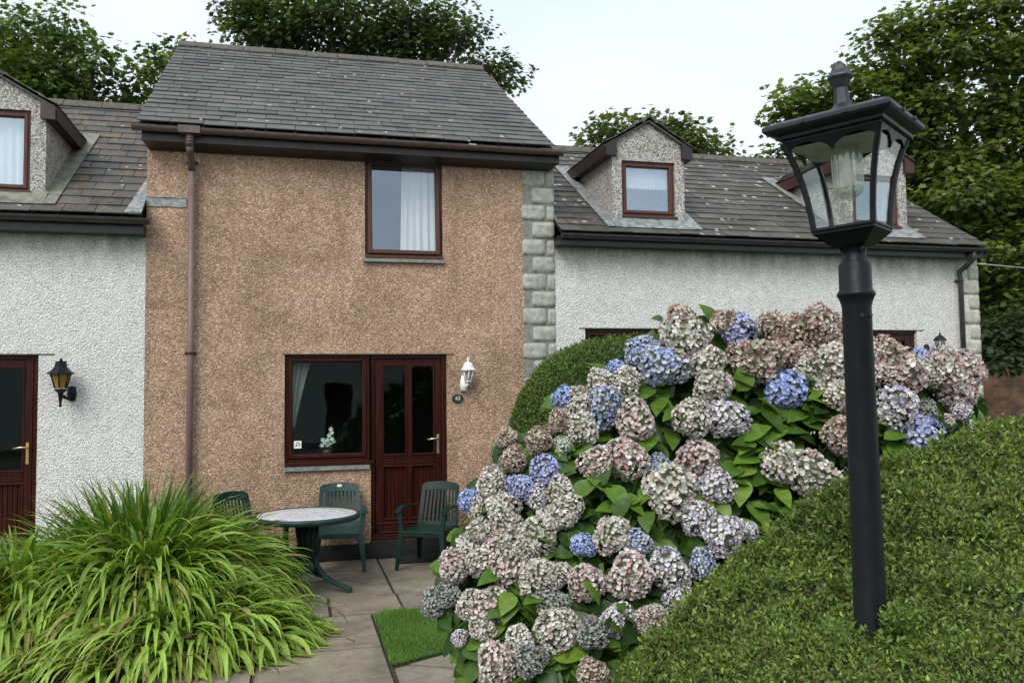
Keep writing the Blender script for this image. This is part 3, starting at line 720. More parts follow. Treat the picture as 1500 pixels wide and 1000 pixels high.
# orchid behind the glass
oc = at(479, 655, D + .3)
zsi = lw[2] + .04
ORC = thing('orchid', 'white flowering orchid standing behind the downstairs window glass', 'plant', (oc.x, D + .3, zsi))
mb = MB(); mb.lathe([(.045, 0), (.06, .09), (.056, .09), (.05, .08)], 16, Matrix.Translation((oc.x, D + .3, zsi))); mb.build('pot', plain('pot', (.05, .06, .05), .4), ORC)
mb = MB(); mb.box(oc.x - .35, oc.x + .35, D + .13, D + .42, zsi - .03, zsi - .0); 
w_sh = mb.build('window_shelf', plain('shelf_dark', (.05, .04, .035), .6), H)
mb = MB(); st0 = V((oc.x, D + .3, zsi + .07)); stp = [st0, st0 + V((-.01, -.02, .12)), st0 + V((.02, -.05, .22)), st0 + V((.05, -.08, .3))]
mb.tube(stp, .004, 6); 
for az_ in (0.5, 2.2, 3.8, 5.2): mb.tube([st0, st0 + V((math.cos(az_) * .05, math.sin(az_) * .04, .05)), st0 + V((math.cos(az_) * .12, math.sin(az_) * .08, .02))], [.01, .02, .004], 6, sy=.3)
mb.build('stem', plain('orchid_green', (.05, .12, .03), .5), ORC)
mb = MB()
for p in [(-.06, .1), (-.03, .13), (.0, .16), (.03, .12), (.05, .17), (.02, .21), (.05, .24), (.04, .28), (-.05, .16), (.0, .1), (.07, .14)]:
    c0 = st0 + V((p[0], -.06 + random.uniform(-.02, .02), p[1] - .03))
    for k in range(5):
        t = 2 * PI * k / 5 + p[0] * 30; dd = V((math.cos(t), -.2, math.sin(t))); sd = V((-math.sin(t), 0, math.cos(t)))
        mb.add([c0, c0 + dd * .014 + sd * .012, c0 + dd * .03 + V((0, -.004, 0)), c0 + dd * .014 - sd * .012], [(0, 1, 2, 3)])
mb.build('blossoms', plain('orchid_white', (.8, .85, .8), .5), ORC)
# number plate
pc = at(670.5, 583.5, D - .015)
NP = thing('house_number_plate', 'small dark oval house number plate reading 43, beside the brown door', 'sign', (pc.x, D, pc.z))
def oval(mb, c, rx, rz, y0, y1, n=32):
    mb.prism([(c.x + rx * math.cos(2 * PI * k / n), c.z + rz * math.sin(2 * PI * k / n)) for k in range(n)], y0, y1, 'y')
mb = MB(); oval(mb, pc, .068, .052, D - .016, D - .002); mb.build('plate', PLATE, NP, .002)
mb = MB(); mb.tube([(pc.x + .06 * math.cos(2 * PI * k / 32), D - .017, pc.z + .044 * math.sin(2 * PI * k / 32)) for k in range(33)], .0022, 5); mb.build('rim', plain('worn_rim', (.13, .12, .1), .5), NP)
fc = bpy.data.curves.new('txt', 'FONT'); fc.body = '43'; fc.size = .066; fc.extrude = .003; fc.align_x = 'CENTER'; fc.align_y = 'CENTER'; fc.offset = .0012
to = bpy.data.objects.new('txt', fc); COL.objects.link(to); dg = bpy.context.evaluated_depsgraph_get(); dg.update()
tm = bpy.data.meshes.new_from_object(to.evaluated_get(dg)); bpy.data.objects.remove(to)
tm.transform(Matrix.Translation((0, -.019, 0)) @ Matrix.Rotation(PI / 2, 4, 'X')); tm.materials.clear(); tm.materials.append(PALE)
tm.name = 'digits'; to = bpy.data.objects.new('digits', tm); COL.objects.link(to); to.parent = NP
# wall lanterns
def lantern_small(name, label, c, s, body, glassm, style, side=1):
    T = thing(name, label, 'wall lantern', (c.x, D, c.z)); y = D - .14 * s
    M = Matrix.Translation((c.x, y, c.z)) @ Matrix.Scale(s, 4)
    a = MB(); b = MB(); g2 = MB(); r0 = PI / 6
    if style == 'bell':
        a.lathe([(.088, .0), (.086, .01), (.066, .03), (.056, .065), (.036, .088), (.012, .097), (.009, .115), (.012, .125), (.005, .15), (.0, .16)], 6, M, False, r0)
        fr = [(.062, 0), (.038, -.125)]
    elif style == 'coach':
        a.lathe([(.108, .0), (.105, .012), (.075, .03), (.05, .06), (.044, .1), (.048, .105), (.0, .108)], 6, M, False, r0); a.lathe([(.012, .105), (.014, .115), (.006, .13), (0, .135)], 8, M)
        fr = [(.078, 0), (.045, -.115)]
    else:
        a.lathe([(.085, .0), (.08, .012), (.06, .04), (.03, .065), (.01, .07), (.014, .085), (.004, .11), (0, .115)], 6, M, False, r0)
        fr = [(.06, 0), (.036, -.125)]
    a.build('lantern_lid', body, T)
    for k in range(6):
        t = r0 + PI / 3 * k
        p0_, p1_ = [V((r * math.cos(t), r * math.sin(t), z)) for r, z in fr]
        b.tube([M @ p0_, M @ p1_], .006 * s, 5)
        t2 = t + PI / 3; q0_, q1_ = [V((r * math.cos(t2), r * math.sin(t2), z)) for r, z in fr]
        g2.add([M @ (p0_ * .97), M @ (q0_ * .97), M @ (q1_ * .97), M @ (p1_ * .97)], [(0, 1, 2, 3)])
    b.lathe([(fr[1][0] * .5, -.15), (fr[1][0] * 1.12, -.13), (fr[1][0] * 1.12, -.12), (0, -.118)], 6, M, False, r0)
    if style == 'coach':
        b.lathe([(.0, -.27), (.012, -.265), (.009, -.24), (.016, -.2), (.02, -.16), (.035, -.14)], 8, M)
    b.build('lantern_frame', body, T); g2.build('lantern_panes', glassm, T)
    if style == 'bell':
        lb = MB(); lb.lathe([(.02, -.12), (.024, -.06), (.018, -.03), (0, -.025)], 12, M); lb.build('bulb', plain('frosted', (.5, .5, .45), .4), T)
    br = MB(); ox_ = .04 * s * side
    def B(x, y_, z): return V((c.x + x * s, D + y_, c.z + z * s))
    dx = .03 * side
    if style == 'bell':
        br.lathe([(.03, -.24), (.043, -.235), (.048, -.15), (.03, -.06), (.0, -.055)], 8, Matrix.Translation((c.x - .025 * s, D - .02, c.z)) @ Matrix.Scale(s, 4))
        br.tube([B(-.02, -.03, -.17), B(-.01, -.11 * s, -.19), B(0, -.14 * s, -.15)], .014 * s, 8)
    elif style == 'coach':
        br.tube([B(dx * 1.9, -.03, -.16), B(dx * 1.2, -.08, -.2), B(0, -.14 * s, -.17)], [.02 * s, .016 * s, .014 * s], 8)
        br.lathe([(.0, -.225), (.03, -.215), (.038, -.16), (.03, -.105), (.0, -.095)], 8, Matrix.Translation((c.x + .055 * side * s, D - .015, c.z)) @ Matrix.Scale(s, 4))
    else:
        br.tube([B(-.09, -.02, -.1), B(-.06, -.1 * s, -.19), B(0, -.14 * s, -.15)], .012 * s, 8)
        br.lathe([(.0, -.19), (.025, -.17), (.045, -.11), (.03, -.05), (.0, -.03)], 8, Matrix.Translation((c.x - .1 * s, D - .012, c.z)) @ Matrix.Scale(s, 4))
    br.build('wall_bracket', body, T)
    return T
lantern_small('wall_lantern', 'white metal wall lantern with bell-shaped lid above the oval number plate', at(685.5, 542, D - .14), 1.0, WPAINT, GL_LAMP, 'bell')
lantern_small('wall_lantern', 'black coach lantern with amber panes on the white wall beside the left door', at(90.5, 548, D - .14), 1.25, IRON, AMBER, 'coach', 1)
lantern_small('wall_lantern', 'small black lantern with leaf-shaped bracket on the far right white wall, near the corner', at(1376.5, 499, D - .14), 1.05, IRON, GL_LAMP, 'far')

# ---------- lower cottages
M_LOW = .67
def low_roof(house, xe0, xe1, xr0, xr1, zr_, mat, ncrs, wid, fascmat=BLACK_UPVC):
    EZ = 3.735
    r_ = MB(); slates(r_, (xe0, D - .31, EZ), (xe1, D - .31, EZ), (xr0, 12.3, zr_), (xr1, 12.3, zr_), ncrs, wid)
    slates(r_, (xe1, 15.1, EZ), (xe0, 15.1, EZ), (xr1, 12.3, zr_), (xr0, 12.3, zr_), ncrs, wid)
    ro = r_.build('roof', mat, house, 0, True)
    u_ = MB(); u_.add([(xe0, D - .29, EZ - .03), (xe1, D - .29, EZ - .03), (xr1, 12.3, zr_ - .03), (xr0, 12.3, zr_ - .03), (xe0, 15.1, EZ - .03), (xe1, 15.1, EZ - .03)], [(0, 1, 2, 3), (3, 2, 5, 4)])
    u_.build('roof_light_block', PLINTH, house)  # same added light-blocking sheet below the low roof
    t_ = MB(); ridge_tiles(t_, (xr0, 12.3, zr_ + .03), (xr1, 12.3, zr_ + .03)); t_.build('ridge_tiles', RIDGE, ro)
    return ro, EZ
# left cottage
HL = thing('cottage', 'low white pebbledashed cottage with lichened slate roof on the left', 'house', (-3.5, D, 0))
XLL = -5.2
zrL = (at(92, 152, 12.3).z + at(211, 160, 12.3).z) / 2
roL, EZ = low_roof(HL, XLL - .1, XL - .004, XLL - .1, XL - .004, zrL, SLATE_L, 17, .31)
ldr = px2(-75, 519, 54, 800); ldr = (ldr[0], ldr[1], .12, lz1)
wm = MB(); wall_mesh(wm, XLL, XL - .002, 0, 3.6, D, [ldr], .085)
for X_ in (XLL, XL - .004): wm.add([(X_, D, 0), (X_, 14.8, 0), (X_, 14.8, 3.6), (X_, 12.3, zrL - .06), (X_, D, 3.6)], [(0, 1, 2, 3, 4)])
wm.add([(XLL, 14.8, 0), (XL - .004, 14.8, 0), (XL - .004, 14.8, 3.6), (XLL, 14.8, 3.6)], [(0, 1, 2, 3)])
wm.build('wall', WHITE, HL)
fb = at(100, 339, D - .2).z
fa = MB(); xfe = at(210, 330, D - .2).x; fa.box(XLL, xfe, D - .2, D - .002, fb, 3.70); fa.build('fascia', BLACK_UPVC, HL)
gm = MB(); gzl = at(100, 314.5, D - .3).z; gutter(gm, XLL, at(219, 318, D - .26).x, D - .26, gzl - .004, gzl - .008, .06); gu = gm.build('gutter', BLACK_GUT, HL)
cl = MB()
for pxx in (87, 181): cl = MB(); clip(cl, at(pxx, 320, D - .26).x, D - .26, gzl - .006, .066); cl.build('gutter_clip', BLACK_GUT, gu)
make_door(HL, *ldr, D + .045, GL_LOW, MAHOG, False, glass=at(20, 690, D + .06).z, hz=at(40, 655, D + .05).z, two_panels=False)
room(HL, ldr[0], ldr[1], .2, lz1, D + .14, 2.2)
s_ = MB(); s_.box(ldr[0], ldr[1] + .15, D - .008, D - .002, lz1, lz1 + .01); s_.build('lintel_bead', plain('dark_bead2', (.07, .06, .05), .8), HL)
st2 = MB(); st2.box(ldr[0] - .1, ldr[1] + .45, D - .55, D - .003, 0.0, .1); st2.build('door_step', CONC, HL, .01)
# lead soaker where the left roof meets the peach wall
fl = MB()
def on_low(x, y, zr_=None, off=.02): return V((x, y, EZ + (y - (D - .31)) * ((zr_ - EZ) / (12.3 - (D - .31))) + off))
def strip(mb, a, b, w0, w1, zr_, off=.03, t=.006):
    """lead strip lying on the low roof between (x,y) points a,b, w wide in x"""
    p = [on_low(a[0], a[1], zr_, off), on_low(a[0] + w0, a[1], zr_, off), on_low(b[0] + w1, b[1], zr_, off), on_low(b[0], b[1], zr_, off)]
    mb.hexa([q_ - V((0, 0, t)) for q_ in p], p)
strip(fl, (XL - .17, D - .3), (XL - .01, 10.7), .165, .006, zrL)
fl.build('lead_flashing', LEAD, HL)
# right cottage
HR = thing('cottage', 'low white pebbledashed cottage with two dormers and brown-grey slate roof on the right', 'house', (6, D, 0))
XRE = at(1433, 430, D).x
zrR = (at(825, 217, 12.3).z + at(1155, 242, 12.3).z) / 2
xRr = at(1243, 247, 12.3).x
er = at(1447, 362, D - .31)
roR, EZ = low_roof(HR, XR + .004, er.x, XR + .004, xRr, zrR, SLATE_R, 17, .31)
rw = px2(858, 481, 972, 600); rw = (rw[0], rw[1], 1.55, at(900, 481.5, D).z); rd = px2(1262, 484, 1347, 700); rd = (rd[0] - .2, rd[1], .45, rw[3])
wm = MB(); wall_mesh(wm, XR + .004, XRE, 0, 3.6, D, [rw, rd], .085)
wm.add([(XRE, D, 0), (XRE, 14.8, 0), (XRE, 14.8, 3.6), (XRE - .1, 12.3, zrR - .1), (XRE, D, 3.6)], [(0, 1, 2, 3, 4)]); wm.add([(XR, 14.8, 0), (XRE, 14.8, 0), (XRE, 14.8, 3.6), (XR, 14.8, 3.6)], [(0, 1, 2, 3)])
wm.build('wall', WHITE, HR)
fb = (at(812, 355.5, D - .2).z + at(1435, 379, D - .2).z) / 2
xfe = at(1440, 375, D - .2).x
fa = MB(); fa.box(XR + .005, xfe, D - .2, D - .002, fb, 3.70); fa.build('fascia', BLACK_UPVC, HR)
gm = MB(); gzr = (at(900, 343, D - .3).z + at(1400, 362, D - .3).z) / 2; gutter(gm, XR + .03, at(1444, 366, D - .26).x, D - .26, gzr - .0, gzr - .006, .055); gu = gm.build('gutter', BLACK_GUT, HR)
cl = MB()
for pxx in (929, 1036, 1150, 1300): cl = MB(); clip(cl, at(pxx, 350, D - .26).x, D - .26, gzr - .004, .061); cl.build('gutter_clip', BLACK_GUT, gu)
w = window(HR, *rw, D + .045, MAHOG, GL_LOW, .05, .05); room(HR, *rw, D + .14, 1.8)
make_door(HR, *rd, D + .045, GL_LOW, MAHOG, True, glass=1.45, hz=1.4); room(HR, *rd, D + .14, 1.8)
s_ = MB(); s_.box(rw[0] - .08, rw[1] + .02, D - .008, D - .002, rw[3], rw[3] + .01); s_.build('lintel_bead', plain('dark_bead4', (.07, .06, .05), .8), HR); s_ = MB(); s_.box(rd[0], rd[1] + .1, D - .008, D - .002, rd[3], rd[3] + .01); s_.build('lintel_bead', plain('dark_bead3', (.07, .06, .05), .8), HR)
xp = at(1408, 450, D - .05).x
dp = MB(); dp.tube([(xp + .05, D - .26, gzr - .05), (xp + .05, D - .26, gzr - .14), (xp + .02, D - .12, gzr - .25), (xp - .02, D - .06, gzr - .3), (xp, D - .06, gzr - .4), (xp, D - .06, .3)], .034, 12); dpo = dp.build('downpipe', BLACK_GUT, HR)
dp = MB()
for z_ in (gzr - .42, 2.35, 1.2): dp = MB(); dp.tube([(xp, D - .06, z_ - .012), (xp, D - .06, z_ + .012)], .041, 12); dp.box(xp - .055, xp + .055, D - .035, D - .003, z_ - .014, z_ + .014); dp.build('pipe_bracket', BLACK_GUT, dpo)
q = MB(); z_ = 3.52; i = 0; x0_, x1_, x2_ = at(1411, 450, D).x, at(1419, 450, D).x, XRE + .01
while z_ > .3:
    z0_ = z_ - .205 * random.uniform(.97, 1.03); quoin(q, x1_ if i % 2 == 0 else x0_, x2_, z0_ + .006, z_ - .005, D, .026); z_ = z0_; i += 1
q.build('quoin_blocks', STONE2, HR)
# dormers
def dormer(house, xc, wd, zr_, zb, ze_, apex, win, gm_, boxmat, apron_w=.14, leadm=None):
    yF = D - .01; x0, x1 = xc - wd / 2, xc + wd / 2
    mlow = (zr_ - EZ) / (12.3 - (D - .31))
    def yroof(z): return (D - .31) + (z - EZ) / mlow
    # front wall
    Dm = MB()
    X0, X1, Z0, Z1 = win
    for a, b, c, d in ((x0, X0, zb, ze_), (X1, x1, zb, ze_), (X0, X1, zb, Z0), (X0, X1, Z1, ze_)):
        if b - a > .002 and d - c > .002: Dm.add([(a, yF, c), (b, yF, c), (b, yF, d), (a, yF, d)], [(0, 1, 2, 3)])
    Dm.add([(x0, yF, ze_), (x1, yF, ze_), (xc, yF, apex - .05)], [(0, 1, 2)])
    for s1, s2, s3, s4 in ((X0, Z0, X0, Z1), (X1, Z1, X1, Z0), (X0, Z1, X1, Z1), (X1, Z0, X0, Z0)):
        Dm.add([(s1, yF, s2), (s1, yF + .1, s2), (s3, yF + .1, s4), (s3, yF, s4)], [(0, 1, 2, 3)])
    for X_ in (x0, x1): Dm.add([(X_, yF, zb - .05), (X_, yroof(ze_) + .1, ze_), (X_, yF, ze_)], [(0, 1, 2)])
    d_ = Dm.build('dormer', DORMER, house)
    w = window(d_, X0, X1, Z0, Z1, yF + .03, BRWIN, gm_, .04, .045)
    s2 = MB(); s2.box(X0 - .01, X1 + .02, yF - .03, yF + .03, Z0 - .025, Z0 + .004); s2.build('window_board', BRWIN, w, .003)
    room(d_, X0 + .02, X1 - .02, Z0 + .01, Z1 - .01, yF + .1, .9) if False else None
    rm = MB(); ins = .03
    rm.add([(x0 + ins, yF + .1, Z0 - .1), (x1 - ins, yF + .1, Z0 - .1), (x1 - ins, yF + .8, Z0 - .1), (x0 + ins, yF + .8, Z0 - .1), (x0 + ins, yF + .1, Z1 + .05), (x1 - ins, yF + .1, Z1 + .05), (x1 - ins, yF + .8, Z1 + .05), (x0 + ins, yF + .8, Z1 + .05)],
           [(0, 1, 2, 3), (4, 5, 6, 7), (3, 2, 6, 7), (0, 3, 7, 4), (1, 2, 6, 5)]); rm.build('room_lining', ROOM, d_)
    # roof of the dormer
    ov = .1; hf = wd / 2 + ov; sl_ = (apex - ze_) / (wd / 2) ; sl_ = (apex - ze_) / (wd / 2 + .02)
    r_ = MB(); yb = 12.2
    for sgn in (-1, 1):
        eL = V((xc + sgn * hf, yF - .07, apex - sl_ * hf)); eB = V((xc + sgn * hf, yroof(apex - sl_ * hf) + .05, apex - sl_ * hf))
        rF = V((xc, yF - .07, apex)); rB = V((xc, yroof(apex) + .05, apex))
        if sgn < 0: slates(r_, eB, eL, rB, rF, 5, .28, .012)
        else: slates(r_, eL, eB, rF, rB, 5, .28, .012)
        un = V((0, 0, -.02))
        r_.add([eL + un, eB + un, rB + un, rF + un], [(0, 1, 2, 3)], (.4, .4, .4))
    r_.build('dormer_roof', SLATE_R, d_, 0, True)
    rt_ = MB(); 
    n_ = 5; L_ = yroof(apex) - yF + .1
    for k in range(n_):
        y0_, y1_ = yF - .08 + L_ * k / n_, yF - .08 + L_ * (k + .97) / n_
        rt_.prism([(xc - .1, apex - sl_ * .1 - .0), (xc, apex + .045), (xc + .1, apex - sl_ * .1), (xc + .085, apex - sl_ * .1 - .02), (xc, apex + .01), (xc - .085, apex - sl_ * .1 - .02)], y0_, y1_, 'y', (1, 1, 1))
    rt_.build('ridge_tiles', RIDGE, d_)
    # eaves boards: box ends at the front and boards running back
    bh = .19; ez = apex - sl_ * hf
    for sgn in (-1, 1):
        bx = MB()
        xo = xc + sgn * (hf - .005); xi = xc + sgn * (wd / 2 - .045)
        a_, b_ = min(xo, xi), max(xo, xi)
        zt_i = apex - sl_ * abs(xi - xc) - .025
        pts_ = [(xo, ez - .012), (xo, ez - bh + .03), (xi, ez - bh + .03), (xi, zt_i)]
        if sgn > 0: pts_ = pts_[::-1]
        bx.prism(pts_, yF - .06, yF - .012, 'y')
        # side board to the main roof
        zt_, zb_ = ez - .012, ez - bh + .03
        yb_t, yb_b = yroof(zt_) + .02, yroof(zb_) + .02
        bx.hexa([(xo - .01, yF - .012, zb_), (xo + .01, yF - .012, zb_), (xo + .01, yb_b, zb_), (xo - .01, yb_b, zb_)], [(xo - .01, yF - .012, zt_), (xo + .01, yF - .012, zt_), (xo + .01, yb_t, zt_), (xo - .01, yb_t, zt_)])
        xw = xc + sgn * wd / 2; u0_, u1_ = min(xo, xw), max(xo, xw)
        bx.hexa([(u0_, yF - .012, zb_), (u1_, yF - .012, zb_), (u1_, yb_b, zb_), (u0_, yb_b, zb_)], [(u0_, yF - .012, zb_ + .015), (u1_, yF - .012, zb_ + .015), (u1_, yb_b, zb_ + .015), (u0_, yb_b, zb_ + .015)])
        bx.build('eaves_board', boxmat, d_)
    # bargeboard strips just under the slates
    bb = MB()
    for sgn in (-1, 1):
        a_ = V((xc, yF - .05, apex - .03)); b_ = V((xc + sgn * (hf - .0), yF - .05, apex - sl_ * hf - .03)); t_ = V((0, 0, -.022))
        bb.hexa([a_ + t_, b_ + t_, b_ + t_ + V((0, .045, 0)), a_ + t_ + V((0, .045, 0))], [a_, b_, b_ + V((0, .045, 0)), a_ + V((0, .045, 0))])
    bb.build('bargeboard', plain('verge_mortar', (.10, .095, .08), .8, .4, 20), d_)
    # lead: apron and side soakers
    ld = MB(); y_ap = D - .2
    p = [on_low(x0 - .03, y_ap, zr_, .03), on_low(x1 + .03, y_ap, zr_, .03), V((x1 + .03, yF - .012, Z0 - .03)), V((x0 - .03, yF - .012, Z0 - .03))]
    p[2] = on_low(x1 + .03, yF - .003, zr_, .06); p[3] = on_low(x0 - .03, yF - .003, zr_, .06)
    ld.hexa([q_ - V((0, 0, .006)) for q_ in p], p)
    ld.box(X0 - .0, X1 + .0, yF - .014, yF - .004, p[2].z - .03, Z0 - .024)
    yt = yroof(ze_) + .12
    for sgn, wx in ((-1, apron_w), (1, apron_w)):
        xa_ = x0 if sgn < 0 else x1
        A_, B_ = on_low(xa_ - sgn * .0, y_ap - .0, zr_, .035), on_low(xa_, yt, zr_, .035)
        C_, E_ = on_low(xa_ + sgn * wx * 1.0, y_ap, zr_, .035), on_low(xa_ + sgn * wx * 1.5, yt, zr_, .035)
        P_ = [A_, C_, E_, B_] if sgn > 0 else [C_, A_, B_, E_]
        ld.hexa([q_ - V((0, 0, .006)) for q_ in P_], P_)
    ld.build('lead_flashing', leadm or LEAD, d_)
    return d_, w
GL_DR = glassmat('glass_dormer', .26, (.93, .95, .96), (.72, .82, .93))
yF = D - .01
def dw(*p): return px2(*p, yF)
win = dw(911, 237, 989, 317); x1_ = at(1003, 300, yF).x; x0_ = at(897.5, 290, yF).x
zb = at(950, 326, yF).z; ap = at(948, 172, yF - .05).z; zev = at(1000, 214, yF - .06).z + .04
W1 = x1_ - x0_
dormer(HR, (x0_ + x1_) / 2, W1, zrR, zb, zev, ap, win, GL_DR, BROWN)
x1b = at(1328, 300, yF).x; sh = x1b - x1_
dormer(HR, (x0_ + x1_) / 2 + sh, W1, zrR, zb, zev, ap, (win[0] + sh, win[1] + sh, win[2], win[3]), GL_DR, plain('red_brown_board', (.05, .012, .01), .5))
x1l = at(67, 240, yF).x; wl = at(44.5, 230, yF).x; zl0, zl1 = at(20, 280, yF).z, at(20, 160.5, yF).z
dwl = W1 * 1.0
dormer(HL, x1l - dwl / 2, dwl, zrL, at(60, 286, yF).z, zev + .02, ap + .02, (wl - .76, wl, zl0, zl1), GL_DR, plain('weathered_board', (.035, .026, .02), .6), .14, LEAD2)
# blinds
bl = MB(); bl.box(win[0] + .03, win[1] - .03, yF + .12, yF + .125, (win[2] + win[3]) / 2 + .04, win[3] - .02)
for k in range(14): 
    xx = win[0] + .05 + (win[1] - win[0] - .1) * k / 13; bl.lathe([(.022, 0), (.022, .004)], 10, Matrix.Translation((xx, yF + .118, (win[2] + win[3]) / 2 + .04)) @ Matrix.Rotation(PI / 2, 4, 'X'))
tag(bl.build('blind', plain('blind_white', (.85, .86, .86), .8)), 'white half-lowered roller blind in the nearer right-hand dormer window', 'blind')
bl = MB(); cloth(bl, wl - .72, wl - .05, wl - .72, wl - .05, zl1, zl0, yF + .15, 9, .01); tag(bl.build('net_curtain', CURTAIN), 'pale net curtain in the dormer window at the left edge', 'curtain')
# ------------------------------------------------------------------ garden furniture
def make_chair(mat, badge, label):
    T = thing('garden_chair', label, 'chair', (0, 0, 0), 'green plastic garden chairs around the table', local=True)
    w, dpt, sh = .25, .23, .41            # half width, half depth, seat height; front is -y
    s = MB(); n = 8
    vs = []
    for j in range(n + 1):
        for i_ in range(n + 1):
            u_, v_ = i_ / n * 2 - 1, j / n * 2 - 1
            ww = w * (1.0 - .08 * (v_ + 1) / 2)
            z = sh - .022 * (1 - u_ * u_) * (1 - v_ * v_ * .6) - (.02 * max(0, -v_ - .6) / .4)
            vs.append((u_ * ww, v_ * dpt, z))
    k = len(vs); vs += [(a, b, c - .022) for a, b, c in vs]
    fs = []
    for j in range(n):
        for i_ in range(n): a = j * (n + 1) + i_; fs += [(a, a + 1, a + n + 2, a + n + 1), (a + k, a + n + 1 + k, a + n + 2 + k, a + 1 + k)]
    s.add(vs, fs, smooth=True)
    s.box(-w, w, -dpt - .006, -dpt + .014, sh - .065, sh - .008); s.box(-w, -w + .016, -dpt + .014, dpt, sh - .065, sh - .004); s.box(w - .016, w, -dpt + .014, dpt, sh - .065, sh - .004)
    s.box(-w + .03, w - .03, dpt - .01, dpt + .008, sh - .06, sh - .01)
    s.build('seat', mat, T, .005)
    def leg(x, y, fx, fy, top):
        l = MB(); a, b = .028, .017
        sx, sy_ = (1 if x > 0 else -1), (1 if y > 0 else -1)
        def L(cx, cy, z, h_, t):
            # L-shaped section
            return [V((cx, cy, z)), V((cx - sx * h_, cy, z)), V((cx - sx * h_, cy - sy_ * t, z)), V((cx - sx * t, cy - sy_ * t, z)), V((cx - sx * t, cy - sy_ * h_, z)), V((cx, cy - sy_ * h_, z))]
        A_, B_ = L(fx, fy, 0, .04, .013), L(x, y, top, .062, .014)
        m_ = 6; l.add(A_ + B_, [tuple(range(m_)), tuple(reversed(range(m_, 2 * m_)))] + [(j, j + m_, (j + 1) % m_ + m_, (j + 1) % m_) for j in range(m_)])
        return l
    for sx in (-1, 1):
        leg(sx * (w + .004), -dpt - .01, sx * (w + .035), -dpt - .045, sh - .005).build('leg', mat, T, .003)
        leg(sx * (w - .012), dpt + .01, sx * (w + .02), dpt + .11, sh - .005).build('leg', mat, T, .003)
        a = MB(); a.hexa([(sx * (w + .004), -dpt - .008, sh - .01), (sx * (w - .05), -dpt - .008, sh - .01), (sx * (w - .05), -dpt + .022, sh - .01), (sx * (w + .004), -dpt + .022, sh - .01)],
                         [(sx * (w + .03), -dpt + .0, sh + .215), (sx * (w - .015), -dpt + .0, sh + .215), (sx * (w - .015), -dpt + .03, sh + .215), (sx * (w + .03), -dpt + .03, sh + .215)])
        # the arm: curved flat strip
        P_ = [(-dpt - .02, .205, .03), (-dpt + .03, .23, .034), (-dpt + .14, .245, .03), (.06, .235, .026), (dpt + .02, .215, .02)]
        vs = []
        for (yy, zz, hw) in P_:
            xx = sx * (w + .012); vs += [(xx - hw, yy, sh + zz), (xx + hw, yy, sh + zz), (xx + hw, yy, sh + zz - .018), (xx - hw, yy, sh + zz - .018)]
        m_ = len(P_)
        a.add(vs, [(0, 1, 2, 3), tuple(4 * (m_ - 1) + k for k in (3, 2, 1, 0))] + [(4 * i_ + k, 4 * i_ + (k + 1) % 4, 4 * i_ + 4 + (k + 1) % 4, 4 * i_ + 4 + k) for i_ in range(m_ - 1) for k in range(4)])
        a.build('armrest', mat, T, .004)
    # backrest, leaning
    Mb = Matrix.Translation((0, dpt - .01, sh - .01)) @ Matrix.Rotation(math.radians(-14), 4, 'X')
    b = MB(); hb = .46; wt, wb = .215, .235
    def curve(x): return .03 * (1 - (x / .23) ** 2)     # dished
    def bar(x0b, x1b, x0t, x1t, z0, z1, th=.016):
        vs = []
        for (xa_, xb_, z) in ((x0b, x1b, z0), (x0t, x1t, z1)):
            for x in (xa_, xb_): vs += [(x, curve(x), z), (x, curve(x) + th, z)]
        vs = [Mb @ V(p) for p in vs]
        b.add(vs, [(0, 1, 3, 2), (4, 6, 7, 5), (0, 2, 6, 4), (1, 5, 7, 3), (0, 4, 5, 1), (2, 3, 7, 6)])
    for sx in (-1, 1): bar(*sorted((sx * wb, sx * (wb - .045))), *sorted((sx * wt, sx * (wt - .045))), 0, hb - .03)
    # arched top rail
    m_ = 12
    for i_ in range(m_):
        xa_, xb_ = -wt + 2 * wt * i_ / m_, -wt + 2 * wt * (i_ + 1) / m_
        def top(x): return hb + .028 * (1 - (x / wt) ** 2) - (.02 if abs(x) > wt * .97 else 0)
        def bot(x): return hb - .085 + .02 * (1 - (x / wt) ** 2)
        vs = []
        for x in (xa_, xb_):
            for z in (bot(x), top(x)): vs += [(x, curve(x) - .003, z), (x, curve(x) + .02, z)]
        vs = [Mb @ V(p) for p in vs]
        b.add(vs, [(0, 2, 3, 1), (4, 5, 7, 6), (0, 4, 6, 2), (1, 3, 7, 5), (2, 6, 7, 3), (0, 1, 5, 4)])
    bar(-wb + .02, wb - .02, -wb + .02, wb - .02, .0, .05)
    ns = 8
    for i_ in range(ns):
        x = (-1 + 2 * (i_ + .5) / ns); bar(x * (wb - .05) - .0125, x * (wb - .05) + .0125, x * (wt - .05) - .0125, x * (wt - .05) + .0125, .04, hb - .07, .011)
    bo = b.build('backrest', mat, T)
    if badge:
        e = MB(); e.lathe([(.0, 0), (.03, 0), (.03, .004), (.02, .006), (0, .006)], 20, Mb @ Matrix.Translation((0, curve(0) - .004, hb - .01)) @ Matrix.Rotation(PI / 2, 4, 'X') @ Matrix.Scale(.6, 4, (0, 1, 0)))
        e.build('badge', plain('badge_cream', (.6, .6, .5), .4), bo)
    return T
def put(T, x, y, z, rz): T.location = (x, y, z); T.rotation_euler = (0, 0, rz)
ca = ag(499, 829)
A = make_chair(GREENP2, True, 'faded green plastic armchair with a pale oval badge, behind the round table against the wall')
p = ag(537, 829); put(A, p.x - .29, D - .42, .001, math.radians(-4))
B = make_chair(GREENP, False, 'dark green plastic armchair standing clear of the table in front of the brown door')
pf = ag(574, 839); put(B, 1.43, 9.17, .001, math.radians(-31))
Cc = make_chair(GREENP, False, 'dark green plastic armchair half hidden by the long grassy leaves, left of the table')
put(Cc, -.38, 9.0, .001, math.radians(42))
tcx = at(451, 752, 8.0)
